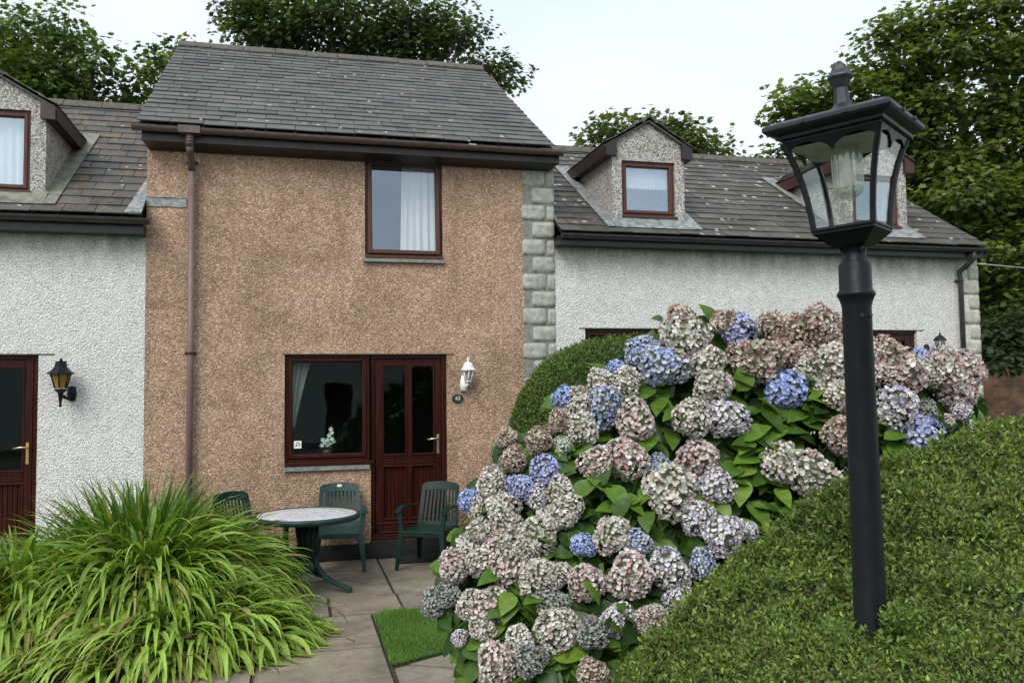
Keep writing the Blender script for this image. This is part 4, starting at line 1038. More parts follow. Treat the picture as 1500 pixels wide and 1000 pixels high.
tc_ = ag(450, 752, .72)
T = thing('garden_table', 'round garden table with white marbled top and dark green pedestal', 'table', (tc_.x, tc_.y, 0), local=True)
mb = MB(); mb.lathe([(.0, .715), (.3, .717), (.462, .716), (.468, .712)], 64); mb.build('tabletop', TABLE, T)
mb = MB(); mb.lathe([(.462, .7165), (.47, .722), (.485, .722), (.498, .712), (.5, .695), (.49, .675), (.47, .665), (.42, .672), (.0, .68)], 64, cap=False); mb.build('table_rim', GREENP2, T)
mb = MB()
for k in range(24):
    pass
mb.lathe([(.17, .672), (.16, .65), (.1, .6), (.085, .45), (.085, .3), (.1, .22), (.12, .18), (.0, .17)], 24)
for k in range(12):
    t = 2 * PI * k / 12; mb.tube([(.1 * math.cos(t), .1 * math.sin(t), .6), (.083 * math.cos(t), .083 * math.sin(t), .45), (.085 * math.cos(t), .085 * math.sin(t), .28)], .014, 6)
mb.build('pedestal', GREENP, T)
for k in range(4):
    t = math.radians(-28 + 90 * k); dx, dy = math.cos(t), math.sin(t)
    l = MB(); P_ = [(.06, .42, .06), (.085, .3, .06), (.12, .2, .055), (.2, .11, .045), (.33, .055, .036), (.45, .018, .03)]
    vs = []
    for r, z, hh in P_:
        for (s1, s2) in ((-1, 1), (1, 1), (1, -1), (-1, -1)):
            wv = .028 - .004 * r
            vs.append((r * dx - s1 * wv * dy, r * dy + s1 * wv * dx, max(.0, z + s2 * hh / 2 + .01)))
    m_ = len(P_)
    l.add(vs, [(3, 2, 1, 0), tuple(4 * (m_ - 1) + q_ for q_ in range(4))] + [(4 * i_ + q_, 4 * i_ + (q_ + 1) % 4, 4 * i_ + 4 + (q_ + 1) % 4, 4 * i_ + 4 + q_) for i_ in range(m_ - 1) for q_ in range(4)])
    l.build('foot', GREENP2, T, .005)
mb = MB(); mb.box(1.12, 1.95, 9.4, D - .06, .004, .018); tag(mb.build('doormat', RIB, None, .006), 'dark rubber doormat on the paving below the brown door', 'doormat')

# ------------------------------------------------------------------ lamp post
LD = 2.36
pa = ad(1254, 430, LD); pb = at(1277, 945, pa.y)
LP = thing('lamp_post', 'tall black garden lamp post with square glass lantern, rising from the clipped hedge', 'lamp post', (pb.x, pb.y, 0))
ax = (pa - pb).normalized()
base = pb - ax * (pb.z / ax.z)
rr = 44 / 1250 * LD / 2
def on(z): return base + ax * (z / ax.z)
def lath(mb, prof, n=32):
    Mx = Matrix.Translation(base) @ V((0, 0, 1)).rotation_difference(ax).to_matrix().to_4x4()
    mb.lathe(prof, n, Mx)
zc = {y: (at(1254 + (y - 430) * .0447, y, pa.y).z) for y in (376, 385, 388, 426, 433, 440, 450, 940, 945)}
mb = MB()
lath(mb, [(.09, 0), (.09, .1), (.06, .14), (rr * 1.15, .2), (rr * 1.15, zc[945] - .02), (rr * 1.28, zc[945] - .012), (rr * 1.3, zc[945] + .006), (rr * 1.15, zc[940] + .01), (rr * 1.02, zc[940] + .03), (rr * .93, zc[450]), (rr * 1.02, zc[440] - .004), (rr * 1.12, zc[440] + .008), (rr * 1.22, zc[433]), (rr * 1.22, zc[433] + .006), (rr * 1.1, zc[426]), (rr * 1.05, zc[426] + .004), (rr * 1.03, zc[388]), (rr * .95, zc[385]), (rr * .75, zc[376]), (rr * .7, zc[376] + .02)])
mb.build('post', IRON, LP)
mb = MB()
for t in (-1.9, -1.2): 
    d_ = V((math.cos(t), math.sin(t), 0)); p = on(zc[450] - .025) + d_ * rr * .9; mb.tube([p, p + d_ * .006], .006, 8)
mb.build('screw', IRON2, LP)
# lantern frame: local axes, leaning a little
ltop = on(zc[376] + .0)
vd = V(ray(1240, 250)); ang = math.atan2(-vd.y, -vd.x)
RT = Matrix.Rotation(math.radians(2.2), 4, V(CF)) @ Matrix.Rotation(math.radians(-1.5), 4, V(CR))
LM = Matrix.Translation(ltop) @ RT.inverted() if False else Matrix.Translation(ltop) @ Matrix.Rotation(math.radians(-2.6), 4, V(CF)) @ Matrix.Rotation(ang + math.radians(28), 4, 'Z') @ Matrix.Diagonal((.885, .885, .955, 1))
SQ = math.sqrt(2)
def sq(mb, prof, rot=0, smooth=False, cap=True): mb.lathe([(r * SQ, z) for r, z in prof], 4, LM, smooth, rot, cap)
# corners lie on the local x / y axes; profile values are half side lengths
LAN = MB(); LAN.lathe([(.024, -.01), (.03, .006), (.034, .02)], 24, LM)
sq(LAN, [(.028, .012), (.034, .024), (.05, .03), (.086, .062), (.094, .068), (.094, .078), (.088, .08), (.0, .08)])
lan = LAN.build('lantern_base', IRON, LP)
prof = [(.089, .078), (.0925, .12), (.099, .17), (.108, .22), (.121, .27), (.138, .318), (.146, .338)]
fr = MB(); Lp = len(prof)
def cpt(k, r, z): t = PI / 2 * k; return V((r * SQ * math.cos(t), r * SQ * math.sin(t), z))
for k in range(4):
    fr.tube([LM @ cpt(k, r, z) for r, z in prof], .0085, 6, smooth=False)
for k in range(4):
    # bottom rail, top rail with a double scallop
    a0, a1 = cpt(k, prof[0][0], prof[0][1]), cpt(k + 1, prof[0][0], prof[0][1]); fr.tube([LM @ a0, LM @ a1], .008, 6, smooth=False)
    n_ = 24; up = []; lo = []
    def sp(s, z):
        for (r0_, z0_), (r1_, z1_) in zip(prof[:-1], prof[1:]):
            if z <= z1_ or (r1_, z1_) == prof[-1]:
                f_ = (z - z0_) / (z1_ - z0_); r = r0_ + (r1_ - r0_) * f_; break
        return cpt(k, r, z).lerp(cpt(k + 1, r, z), s)
    vs = []
    for i_ in range(n_ + 1):
        s = i_ / n_; e_ = .03 + .94 * s; q_ = (e_ * 2) % 1.0
        zlow = .294 + .034 * math.sin(PI * min(1, max(0, q_))) ** .6
        for z in (zlow, .338):
            p = sp(s, z); nrm_ = V((p.x, p.y, 0)).normalized() * .0; mid = cpt(k, 1, 0) + cpt(k + 1, 1, 0); mid.normalize()
            vs += [LM @ (p + mid * .004), LM @ (p - mid * .004)]
    fs = []
    for i_ in range(n_): a = 4 * i_; fs += [(a, a + 4, a + 6, a + 2), (a + 1, a + 3, a + 7, a + 5), (a, a + 1, a + 5, a + 4)]
    fr.add(vs, fs)
fr.build('lantern_frame', IRON, LP)
for k in range(4):
    gp = MB(); vs = []; m_ = 10
    for r, z in prof[:-1]:
        for i_ in range(m_ + 1): 
            s = i_ / m_; p = cpt(k, r - .002, z).lerp(cpt(k + 1, r - .002, z), s); vs.append(LM @ p)
    gp.add(vs, [(j * (m_ + 1) + i_, j * (m_ + 1) + i_ + 1, (j + 1) * (m_ + 1) + i_ + 1, (j + 1) * (m_ + 1) + i_) for j in range(len(prof) - 2) for i_ in range(m_)], smooth=True)
    gp.build('glass_pane', GL_LAMP, LP)
lid = MB(); sq(lid, [(.0, .325), (.12, .325), (.145, .335), (.146, .343), (.158, .347), (.16, .356), (.172, .36), (.186, .366), (.192, .372), (.192, .382), (.188, .386), (.16, .398), (.155, .397), (.06, .425), (.0, .44)])
for k in range(4):
    for s in (.33, .66): p = cpt(k, .1925, .377).lerp(cpt(k + 1, .1925, .377), s); lid.box(-.006, .006, -.006, .006, -.006, .005, LM @ Matrix.Translation(p) @ Matrix.Rotation(PI / 2 * k + PI / 4, 4, 'Z'))
lidO = lid.build('lantern_lid', IRON2, LP, .0012)
rf_ = MB(); rf_.add([LM @ cpt(k, .135, .322) for k in range(4)], [(0, 1, 2, 3)]); rf_.build('reflector', plain('lantern_inside', (.42, .43, .36), .5, .3, 8), LP)
fi = MB(); fi.lathe([(.088, .408), (.066, .418), (.045, .430), (.03, .442), (.024, .45)], 24, LM); fi.lathe([(.027, .446), (.021, .497), (.024, .503), (.032, .520), (.039, .531), (.037, .537), (.028, .548), (.019, .567), (.008, .578), (.0, .580)], 6, LM, False)
fi.build('finial', IRON2, LP)
# ribbed glass jar
M_, nt, P, O = nmat('ribbed_glass'); nt.nodes.remove(P)
tr = N(nt, 'ShaderNodeBsdfTransparent'); tr.inputs[0].default_value = (.9, .93, .88, 1); gl = N(nt, 'ShaderNodeBsdfGlossy', Roughness=.12); df = N(nt, 'ShaderNodeBsdfDiffuse'); df.inputs[0].default_value = (.7, .72, .66, 1)
m1 = nt.nodes.new('ShaderNodeMixShader'); m1.inputs[0].default_value = .45; nt.links.new(gl.outputs[0], m1.inputs[1]); nt.links.new(df.outputs[0], m1.inputs[2])
m2 = nt.nodes.new('ShaderNodeMixShader'); m2.inputs[0].default_value = .30; nt.links.new(tr.outputs[0], m2.inputs[1]); nt.links.new(m1.outputs[0], m2.inputs[2]); nt.links.new(m2.outputs[0], O.inputs[0])
jar = MB(); n_ = 96; pr = [(.045, .325), (.046, .28), (.045, .23), (.044, .2), (.038, .185), (.024, .173), (.009, .168), (.006, .163), (0, .162)]
vs = [LM @ V(((r + (.0016 if k % 4 < 2 and r > .02 else 0)) * math.cos(2 * PI * k / n_), (r + (.0016 if k % 4 < 2 and r > .02 else 0)) * math.sin(2 * PI * k / n_), z)) for r, z in pr for k in range(n_)]
jar.add(vs, [(i_ * n_ + k, i_ * n_ + (k + 1) % n_, (i_ + 1) * n_ + (k + 1) % n_, (i_ + 1) * n_ + k) for i_ in range(len(pr) - 1) for k in range(n_)], smooth=False)
jar.build('glass_jar', M_, LP)
bu = MB(); bu.lathe([(.02, .325), (.02, .285), (.014, .28), (.016, .25), (.016, .215), (.0, .205)], 16, LM); bu.build('bulb', plain('bulb_white', (.75, .75, .7), .4), LP)

# ------------------------------------------------------------------ vegetation
LT = np.array([(0, 0, 0), (-.30, .35, .07), (-.22, .72, .05), (0, 1, -.04), (.22, .72, .05), (.30, .35, .07), (0, .5, 0)])   # folded leaf, unit length
LTf = np.array([(0, 6, 2, 1), (6, 3, 2, 2)])
def leafset(P, t, n, L, wide=1.0, tmpl='small'):
    X, Y, Z = frames(t, n); L = np.asarray(L)
    S = np.stack([L * wide, L, L], 1)
    if tmpl == 'small':
        tv = np.array([(0, 0, 0), (-.28, .45, .08), (0, 1, 0), (.28, .45, .08)]); tf = np.array([(0, 2, 1), (0, 3, 2)])
    elif tmpl == 'oval':
        tv = np.array([(0, 0, 0), (-.26, .3, .06), (-.24, .68, .05), (0, 1, -.03), (.24, .68, .05), (.26, .3, .06), (0, .5, -.01)]); tf = np.array([(0, 6, 2, 1), (6, 3, 2, 6), (0, 5, 4, 6), (6, 4, 3, 6)])
        tf = np.array([(0, 6, 1), (1, 6, 2), (2, 6, 3), (0, 5, 6), (5, 4, 6), (4, 3, 6)])
    elif tmpl == 'maple':
        tv = np.array([(0, -.1, 0), (-.22, .08, -.03), (-.55, .18, .05), (-.3, .42, 0), (-.42, .72, .04), (-.14, .66, 0), (0, 1.0, -.06), (.14, .66, 0), (.42, .72, .04), (.3, .42, 0), (.55, .18, .05), (.22, .08, -.03)]); tf = np.array([list(range(12))[::-1]])
    return inst(tv, tf, P, X, Y, Z, S) + (len(tf),)
def twigs(P, Nn, m_, length, L, jit=.55, colf=None, wide=1.0, tmpl='small'):
    """short leafy shoots at points P pointing along Nn"""
    n = len(P); d = norm(Nn + rng.normal(0, jit, (n, 3)))
    a = norm(np.cross(d, np.array([.3, .5, .81]))); b = np.cross(d, a)
    ph = rng.uniform(0, 2 * PI, n)
    out = []
    for j in range(m_):
        s = j / (m_ - 1); t = ph + (j % 2) * PI + (j // 2) * 1.57 + rng.normal(0, .3, n)
        rad = a * np.cos(t)[:, None] + b * np.sin(t)[:, None]
        pp = P + d * (length * (s - .75))[..., None] if np.ndim(length) else P + d * length * (s - .75)
        td = norm(rad + d * (.35 + .8 * s) + rng.normal(0, .18, (n, 3)))
        nn = norm(d * 1.0 - rad * .5 + rng.normal(0, .25, (n, 3)))
        out.append((pp, td, nn, np.full(n, s)))
    return [np.concatenate([o_[i_] for o_ in out]) for i_ in range(4)], np.tile(np.arange(n), m_)

# ---- foreground clipped hedge: a surface through measured points, leafed all over
cp = [(900, 1000, 2.62), (960, 925, 2.8), (1000, 880, 2.9), (1060, 825, 3.0), (1100, 790, 3.1), (1160, 740, 3.2), (1240, 700, 3.3), (1330, 655, 3.5), (1390, 630, 3.7), (1500, 600, 3.95), (1620, 590, 4.1), (1800, 560, 4.3),
      (860, 1060, 2.5), (800, 1150, 2.4), (1100, 1000, 2.15), (1000, 1000, 2.4), (1200, 1000, 2.0), (1300, 1000, 1.95), (1500, 1000, 1.85), (1700, 1000, 1.8), (1275, 945, 2.33), (1150, 880, 2.62), (1400, 850, 2.5), (1500, 750, 2.95), (1400, 720, 3.05), (1250, 800, 2.9), (1650, 760, 2.9),
      (1000, 1200, 1.9), (1300, 1200, 1.6), (1600, 1200, 1.5), (1800, 1200, 1.5), (1800, 800, 2.7)]
cp = np.array(cp, float); xy = cp[:, :2] / 300
def tps(r): return np.where(r > 1e-9, r * r * np.log(r + 1e-12), 0)
K = tps(np.linalg.norm(xy[:, None] - xy[None], axis=2)) + np.eye(len(xy)) * .05; Pm = np.c_[np.ones(len(xy)), xy]
A_ = np.block([[K, Pm], [Pm.T, np.zeros((3, 3))]]); sol = np.linalg.solve(A_, np.r_[cp[:, 2], 0, 0, 0])
def dfun(x, y):
    q_ = np.stack([x, y], -1) / 300; r = np.linalg.norm(q_[..., None, :] - xy, axis=-1); return tps(r) @ sol[:-3] + sol[-3] + q_ @ sol[-2:]
sil = np.array([(800, 1150), (860, 1060), (900, 1000), (960, 925), (1000, 880), (1060, 825), (1100, 790), (1160, 745), (1240, 700), (1330, 655), (1390, 632), (1500, 603), (1620, 590), (1800, 560)], float)
nu, nv = 150, 90
U_ = np.linspace(800, 1800, nu); top = np.interp(U_, sil[:, 0], sil[:, 1])
gx = np.repeat(U_[None], nv, 0); gv = np.linspace(0, 1, nv)[:, None]; gy = top[None] + (1210 - top[None]) * gv
gd = np.maximum(1.3, dfun(gx, gy))
ray3 = CR * ((gx[..., None] - 750) / FP) - CU * ((gy[..., None] - 500) / FP) + CF
HS = ray3 * gd[..., None] + np.array([0, 0, EYE])
HS[..., 2] += .026 * np.sin(HS[..., 0] * 7.3 + 1 + 1.3 * np.sin(HS[..., 1] * 3)) * np.sin(HS[..., 1] * 6.1 + np.sin(HS[..., 0] * 4)) + .014 * np.sin(HS[..., 0] * 23) * np.sin(HS[..., 1] * 19 + 2)
# roll the far edge over and down to the ground
back = [HS]; cur = HS[0].copy(); outd = norm(np.stack([np.full(nu, -.35), np.ones(nu), np.zeros(nu)], 1))
for dz, do in ((.03, .05), (.12, .08), (.3, .08), (.8, .03), (2.0, .0)):
    cur = cur + outd * do; c2 = cur.copy(); c2[:, 2] = np.maximum(0, HS[0][:, 2] - dz); back.insert(0, c2[None])
HG = np.concatenate(back, 0)
fr_ = [HG]; low = HG[-1].copy()
for dz, do in ((.04, .06), (.15, .07), (.45, .05), (2, 0)):
    low = low + np.array([-.15, -1, 0]) * do; q5 = low.copy(); q5[:, 2] = np.maximum(0, HG[-1][:, 2] - dz); fr_.append(q5[None])
HG = np.concatenate(fr_, 0); sd = [HG]; cur = HG[:, -1].copy()
for dz, do in ((.03, .08), (.12, .1), (.4, .08), (.9, .03), (2.5, 0)):
    cur = cur + np.array([1, .1, 0]) * do; q5 = cur.copy(); q5[:, 2] = np.maximum(0, HG[:, -1, 2] - dz); sd.append(q5[:, None])
HG = np.concatenate(sd, 1); ru, rv = HG.shape[1], HG.shape[0]
vn = norm(np.cross(np.gradient(HG, axis=1), np.gradient(HG, axis=0))); vn *= np.sign(vn[..., 2:3] + .0001)
idx = np.arange(ru * rv).reshape(rv, ru); qf = np.stack([idx[:-1, :-1], idx[1:, :-1], idx[1:, 1:], idx[:-1, 1:]], -1).reshape(-1, 4)
HEDGE = thing('clipped_hedge', 'large clipped hedge of tiny bright leaves round the foot of the lamp post', 'hedge', (1.6, 2.6, 0))
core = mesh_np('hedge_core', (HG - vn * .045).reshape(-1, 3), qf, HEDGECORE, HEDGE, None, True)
tri = HG.reshape(-1, 3)[qf]; area = np.linalg.norm(np.cross(tri[:, 2] - tri[:, 0], tri[:, 3] - tri[:, 1]), axis=1) / 2
vis = np.repeat(np.arange(rv - 1), ru - 1) < 4
dcam = np.linalg.norm(tri.mean(1) - np.array([0, 0, EYE]), axis=1)
pixx = (tri.mean(1) - np.array([0, 0, EYE])); zz_ = pixx @ CF; pxs = 750 + FP * (pixx @ CR) / zz_; pys = 500 - FP * (pixx @ CU) / zz_
wgt = area * np.clip((2.4 / dcam) ** 1.2, .3, 1.6); wgt[(pxs > 1580) | (pys > 1060)] *= .25; wgt[vis] *= .4
NT = 27000
ci = rng.choice(len(tri), NT, p=wgt / wgt.sum()); a_, b_ = rng.random((2, NT, 1))
P0 = tri[ci, 0] * (1 - a_) * (1 - b_) + tri[ci, 1] * a_ * (1 - b_) + tri[ci, 2] * a_ * b_ + tri[ci, 3] * (1 - a_) * b_
N0 = vn.reshape(-1, 3)[qf[ci, 0]]; dc = dcam[ci]
# keep leaves off the post, with a hollow round it
hol = np.exp(-((P0[:, 0] - pb.x) ** 2 + (P0[:, 1] - pb.y) ** 2) / .008)
P0 = P0 - N0 * (rng.random((NT, 1)) ** 1.3 * .06) - np.array([0, 0, 1]) * hol[:, None] * .03
keep = (P0[:, 0] - pb.x) ** 2 + (P0[:, 1] - pb.y) ** 2 > .0016; P0, N0, dc = P0[keep], N0[keep], dc[keep]
patch = np.sin(P0[:, 0] * 7 + 2 * np.sin(P0[:, 1] * 5)) * np.sin(P0[:, 1] * 6 + 1)
(Pp, td, nn, ss), ti = twigs(P0, norm(N0 + np.array([-.1, -.25, .35])), 8, .055, .012, .6)
LL = rng.uniform(.0115, .0195, len(Pp)) * np.clip(dc[ti] / 2.5, .95, 1.5)
v, f, nf = leafset(Pp, td, nn, LL, .82)
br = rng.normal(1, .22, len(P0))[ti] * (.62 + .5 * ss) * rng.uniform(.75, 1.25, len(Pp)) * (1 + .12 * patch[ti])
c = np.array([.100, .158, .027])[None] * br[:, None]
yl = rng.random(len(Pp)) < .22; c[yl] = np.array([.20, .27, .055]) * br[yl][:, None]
rd_ = rng.random(len(Pp)) < .02; c[rd_] = np.array([.14, .085, .04])
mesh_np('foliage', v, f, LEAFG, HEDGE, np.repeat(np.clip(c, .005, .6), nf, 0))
# stray shoots standing proud, and sprigs closing round the post
rs = rng.choice(len(P0), 420); Ps = P0[rs] + N0[rs] * .035; Ns = norm(N0[rs] + np.array([0, 0, .5]))
k = 420; aa = rng.uniform(0, 2 * PI, k); rd2 = rng.uniform(.05, .13, k); Pq = np.stack([pb.x + np.cos(aa) * rd2, pb.y + np.sin(aa) * rd2, pb.z + rng.uniform(-.05, .05, k) + .06 * (np.sin(aa) < 0) * (np.cos(aa) > -.3)], 1)
Ps = np.concatenate([Ps, Pq]); Ns = np.concatenate([Ns, norm(np.stack([np.cos(aa) * .3, -.3 + 0 * aa, 1 + 0 * aa], 1))])
(Pz, tdz, nnz, ssz), tz = twigs(Ps, Ns, 10, .09, .012, .35)
vz, fz, nz = leafset(Pz, tdz, nnz, rng.uniform(.014, .021, len(Pz)), .85)
cz = np.array([.11, .175, .032]) * rng.uniform(.6, 1.5, (len(Pz), 1)); mesh_np('shoots', vz, fz, LEAFG, HEDGE, np.repeat(cz, nz, 0))['kind'] = 'stuff'
# bare twigs poking out
tw = MB()
for k in range(420):
    i_ = rng.integers(len(P0)); p = V(P0[i_]); d_ = V(norm(N0[i_] + rng.normal(0, .7, 3))); L_ = rng.uniform(.03, .07) if k > 30 else rng.uniform(.07, .13)
    tw.tube([p - d_ * .02, p + d_ * L_ * .5, p + d_ * L_ + V((0, 0, -.01))], [.0012, .001, .0006], 4, cap=False)
tw.build('twigs', plain('twig', (.17, .09, .05), .8), HEDGE)['kind'] = 'stuff'

# ---- rounded hedge behind the hydrangea
rh = thing('rounded_hedge', 'dense dark green hedge with a rounded end, against the wall behind the hydrangea', 'hedge', (4.0, 8.6, 0))
hx0 = at(746, 570, 8.3).x; htop = at(880, 488, 8.3).z
cxh, cyh = hx0 + 1.5, 8.45; rx, ry, rz_ = 1.5, .95, htop - .55
def hsurf(th, ph):
    ct, st_ = np.cos(th), np.sin(th); cp_, sp_ = np.cos(ph), np.sin(ph)
    pw = lambda a, e: np.sign(a) * np.abs(a) ** e
    x = pw(cp_, .6) * pw(ct, .6); y = pw(cp_, .75) * pw(st_, .72); z = pw(sp_, .75)
    return x, y, z
th = rng.uniform(0, 2 * PI, 60000); ph = np.arcsin(rng.uniform(-.9, 1, 60000)); x, y, z = hsurf(th, ph)
slope = .09 * (x)       # the top climbs to the right
Ph = np.stack([cxh + x * rx, cyh + y * ry, .55 + z * rz_ + slope * (z > 0) * z], 1)
Nh = norm(np.stack([np.sign(x) * np.abs(x) ** 2 / rx, np.sign(y) * np.abs(y) ** 1.5 / ry, np.sign(z) * np.abs(z) ** 1.6 / rz_], 1))
kp = (Nh @ norm(np.array([-.25, -.9, .5])) > -.35) & (Ph[:, 2] > .05) & (Ph[:, 1] < 9.74) & (Ph[:, 0] < 6.4); Ph, Nh = Ph[kp], Nh[kp]
Ph = Ph - Nh * (rng.random((len(Ph), 1)) * .05)
(Pp, td, nn, ss), ti = twigs(Ph[:16000], Nh[:16000] * .7 + np.array([0, -.1, .5]), 5, .07, .02, .4)
v, f, nf = leafset(Pp, td, nn, rng.uniform(.02, .034, len(Pp)), .9)
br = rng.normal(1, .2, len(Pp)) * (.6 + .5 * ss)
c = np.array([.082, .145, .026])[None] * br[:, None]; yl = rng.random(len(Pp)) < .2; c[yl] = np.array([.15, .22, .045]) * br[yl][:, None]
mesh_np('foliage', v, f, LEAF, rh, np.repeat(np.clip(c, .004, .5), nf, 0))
tg_, pg_ = np.meshgrid(np.linspace(0, 2 * PI, 60), np.linspace(-1.2, PI / 2, 30)); x, y, z = hsurf(tg_, pg_)
gv_ = np.stack([cxh + x * rx * .975, np.minimum(D - .03, cyh + y * ry * .94), np.maximum(0, .55 + z * rz_ * .965 + .09 * x * (z > 0) * z)], -1)
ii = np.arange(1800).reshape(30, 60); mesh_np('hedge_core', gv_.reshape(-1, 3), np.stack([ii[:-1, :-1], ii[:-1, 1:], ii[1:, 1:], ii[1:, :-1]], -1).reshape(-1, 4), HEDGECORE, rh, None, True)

# ---- hydrangea
HB = ad(1030, 800, 5.0)
HY = thing('hydrangea_bush', 'huge hydrangea bush covered in faded cream, pink and blue flower heads beside the lawn', 'shrub', (HB.x, HB.y, 0), local=False)
def head_mesh(name, pal, accent, acc_p, seed, curl=.5, n=250):
    r = np.random.default_rng(seed); R_ = 1.0
    i_ = np.arange(n) + .5; phi = np.arccos(1 - 2 * i_ / n * .93); tt = PI * (1 + 5 ** .5) * i_
    dirs = np.stack([np.cos(tt) * np.sin(phi), np.sin(tt) * np.sin(phi), np.cos(phi)], 1)
    dirs = norm(dirs + r.normal(0, .05, dirs.shape))
    lump = 1 + .11 * np.sin(dirs[:, 0] * 4 + seed) + .09 * np.sin(dirs[:, 1] * 5 + 2 * seed)
    P_ = dirs * (R_ * .9 * lump * r.uniform(.92, 1.05, n))[:, None] * np.array([1, 1, .88])
    fn = norm(dirs + r.normal(0, .34, (n, 3)))
    a = norm(np.cross(fn, r.normal(0, 1, (n, 3)))); b = np.cross(fn, a)
    spin = r.uniform(0, 2 * PI, n)
    tv = np.array([(0, 0, 0), (-.62, .45, .22), (-.5, .95, .30), (0, 1.1, .02), (.5, .95, .38), (.62, .45, .16), (0, .55, -.06)])
    tf = np.array([(0, 6, 1), (1, 6, 2), (2, 6, 3), (0, 5, 6), (5, 4, 6), (4, 3, 6)])
    VV, FF, CC = [], [], []; off = 0
    fcol = np.array(pal)[r.integers(0, len(pal), n)] * r.uniform(.85, 1.1, (n, 1))
    ac = r.random(n) < acc_p; fcol[ac] = np.array(accent)[r.integers(0, len(accent), ac.sum())]
    for k in range(4):
        t = spin + k * PI / 2
        y_ = norm((a * np.cos(t)[:, None] + b * np.sin(t)[:, None]) + fn * (.15 + curl * r.uniform(-.5, 1.9, n))[:, None])
        x_ = norm(np.cross(y_, fn)); z_ = np.cross(x_, y_)
        S = .132 * r.uniform(.72, 1.2, n)
        v, f = inst(tv, tf, P_, x_, y_, z_, S); VV.append(v); FF.append(f + off); off += len(v)
        pc_ = fcol * r.uniform(.85, 1.12, (n, 1)); w_mix = r.random((n, 1)) * .35; pc_ = pc_ * (1 - w_mix) + np.array(pal[0]) * w_mix
        edge_ = np.tile(np.array([1.05, .96, .84, 1.05, .96, .84]), n)[:, None] * np.array([[1, .98, .98]]); CC.append(np.repeat(pc_, 6, 0) * edge_)
    # inner ball so that the head is not see-through
    th_ = np.linspace(0, 2 * PI, 17)[:-1]; rings = np.linspace(.1, PI - .1, 9)
    sv = np.array([(.74 * math.sin(q_) * math.cos(t), .74 * math.sin(q_) * math.sin(t), .66 * math.cos(q_)) for q_ in rings for t in th_])
    sf = np.array([(j * 16 + k, (j + 1) * 16 + k, (j + 1) * 16 + (k + 1) % 16, j * 16 + (k + 1) % 16) for j in range(8) for k in range(16)]) + off
    sft = np.concatenate([sf[:, [0, 1, 2]], sf[:, [0, 2, 3]]])
    VV.append(sv); FF.append(sft); CC.append(np.tile(np.array(pal).mean(0) * np.array([.18, .22, .13]), (len(sft), 1)))  # ball colour darkened to paint shaded gaps between the petals
    o = mesh_np(name, np.concatenate(VV), np.concatenate(FF), PETAL, None, np.concatenate(CC)); me = o.data; bpy.data.objects.remove(o); return me
cream = [(.80, .79, .73), (.86, .85, .81), (.58, .62, .49), (.84, .83, .81), (.72, .66, .61)]
PAL = {
 'c': (cream, [(.56, .40, .41), (.46, .48, .32), (.46, .34, .27)], .2, .8),
 'p': ([(.82, .77, .74), (.74, .61, .60), (.80, .79, .73), (.66, .50, .50), (.60, .63, .52)], [(.52, .25, .30), (.5, .42, .34)], .12, .8),
 'n': ([(.70, .58, .53), (.80, .74, .67), (.46, .28, .27), (.72, .70, .59), (.48, .42, .31)], [(.38, .18, .19), (.36, .38, .22)], .16, .8),
 'w': ([(.84, .83, .86), (.74, .74, .82), (.82, .81, .80), (.66, .68, .66)], [(.38, .36, .62), (.5, .36, .42)], .2, .6),
 'm': ([(.48, .58, .76), (.70, .76, .80), (.36, .48, .74), (.66, .69, .66), (.50, .53, .66)], [(.2, .25, .55), (.35, .38, .3)], .2, .6),
 'b': ([(.38, .51, .84), (.44, .56, .86), (.30, .43, .80), (.52, .63, .88)], [(.42, .40, .78)], .12, .25),
 'l': ([(.46, .53, .82), (.40, .51, .84), (.56, .60, .84), (.48, .49, .76)], [(.55, .55, .72)], .2, .35),
 'g': ([(.40, .46, .42), (.54, .58, .53), (.30, .36, .34), (.58, .58, .52), (.38, .35, .34)], [(.3, .36, .42), (.36, .24, .25)], .2, .8),
 'y': ([(.55, .66, .60), (.60, .68, .45), (.52, .64, .66)], [(.62, .66, .28)], .25, .4)}
HM = {k: [head_mesh('flower_head', p[0], p[1], p[2], 3 + i_ * 7 + ord(k), p[3]) for i_ in range(3 if k == 'c' else (2 if k in 'pnwgm' else 1))] for k, p in PAL.items()}
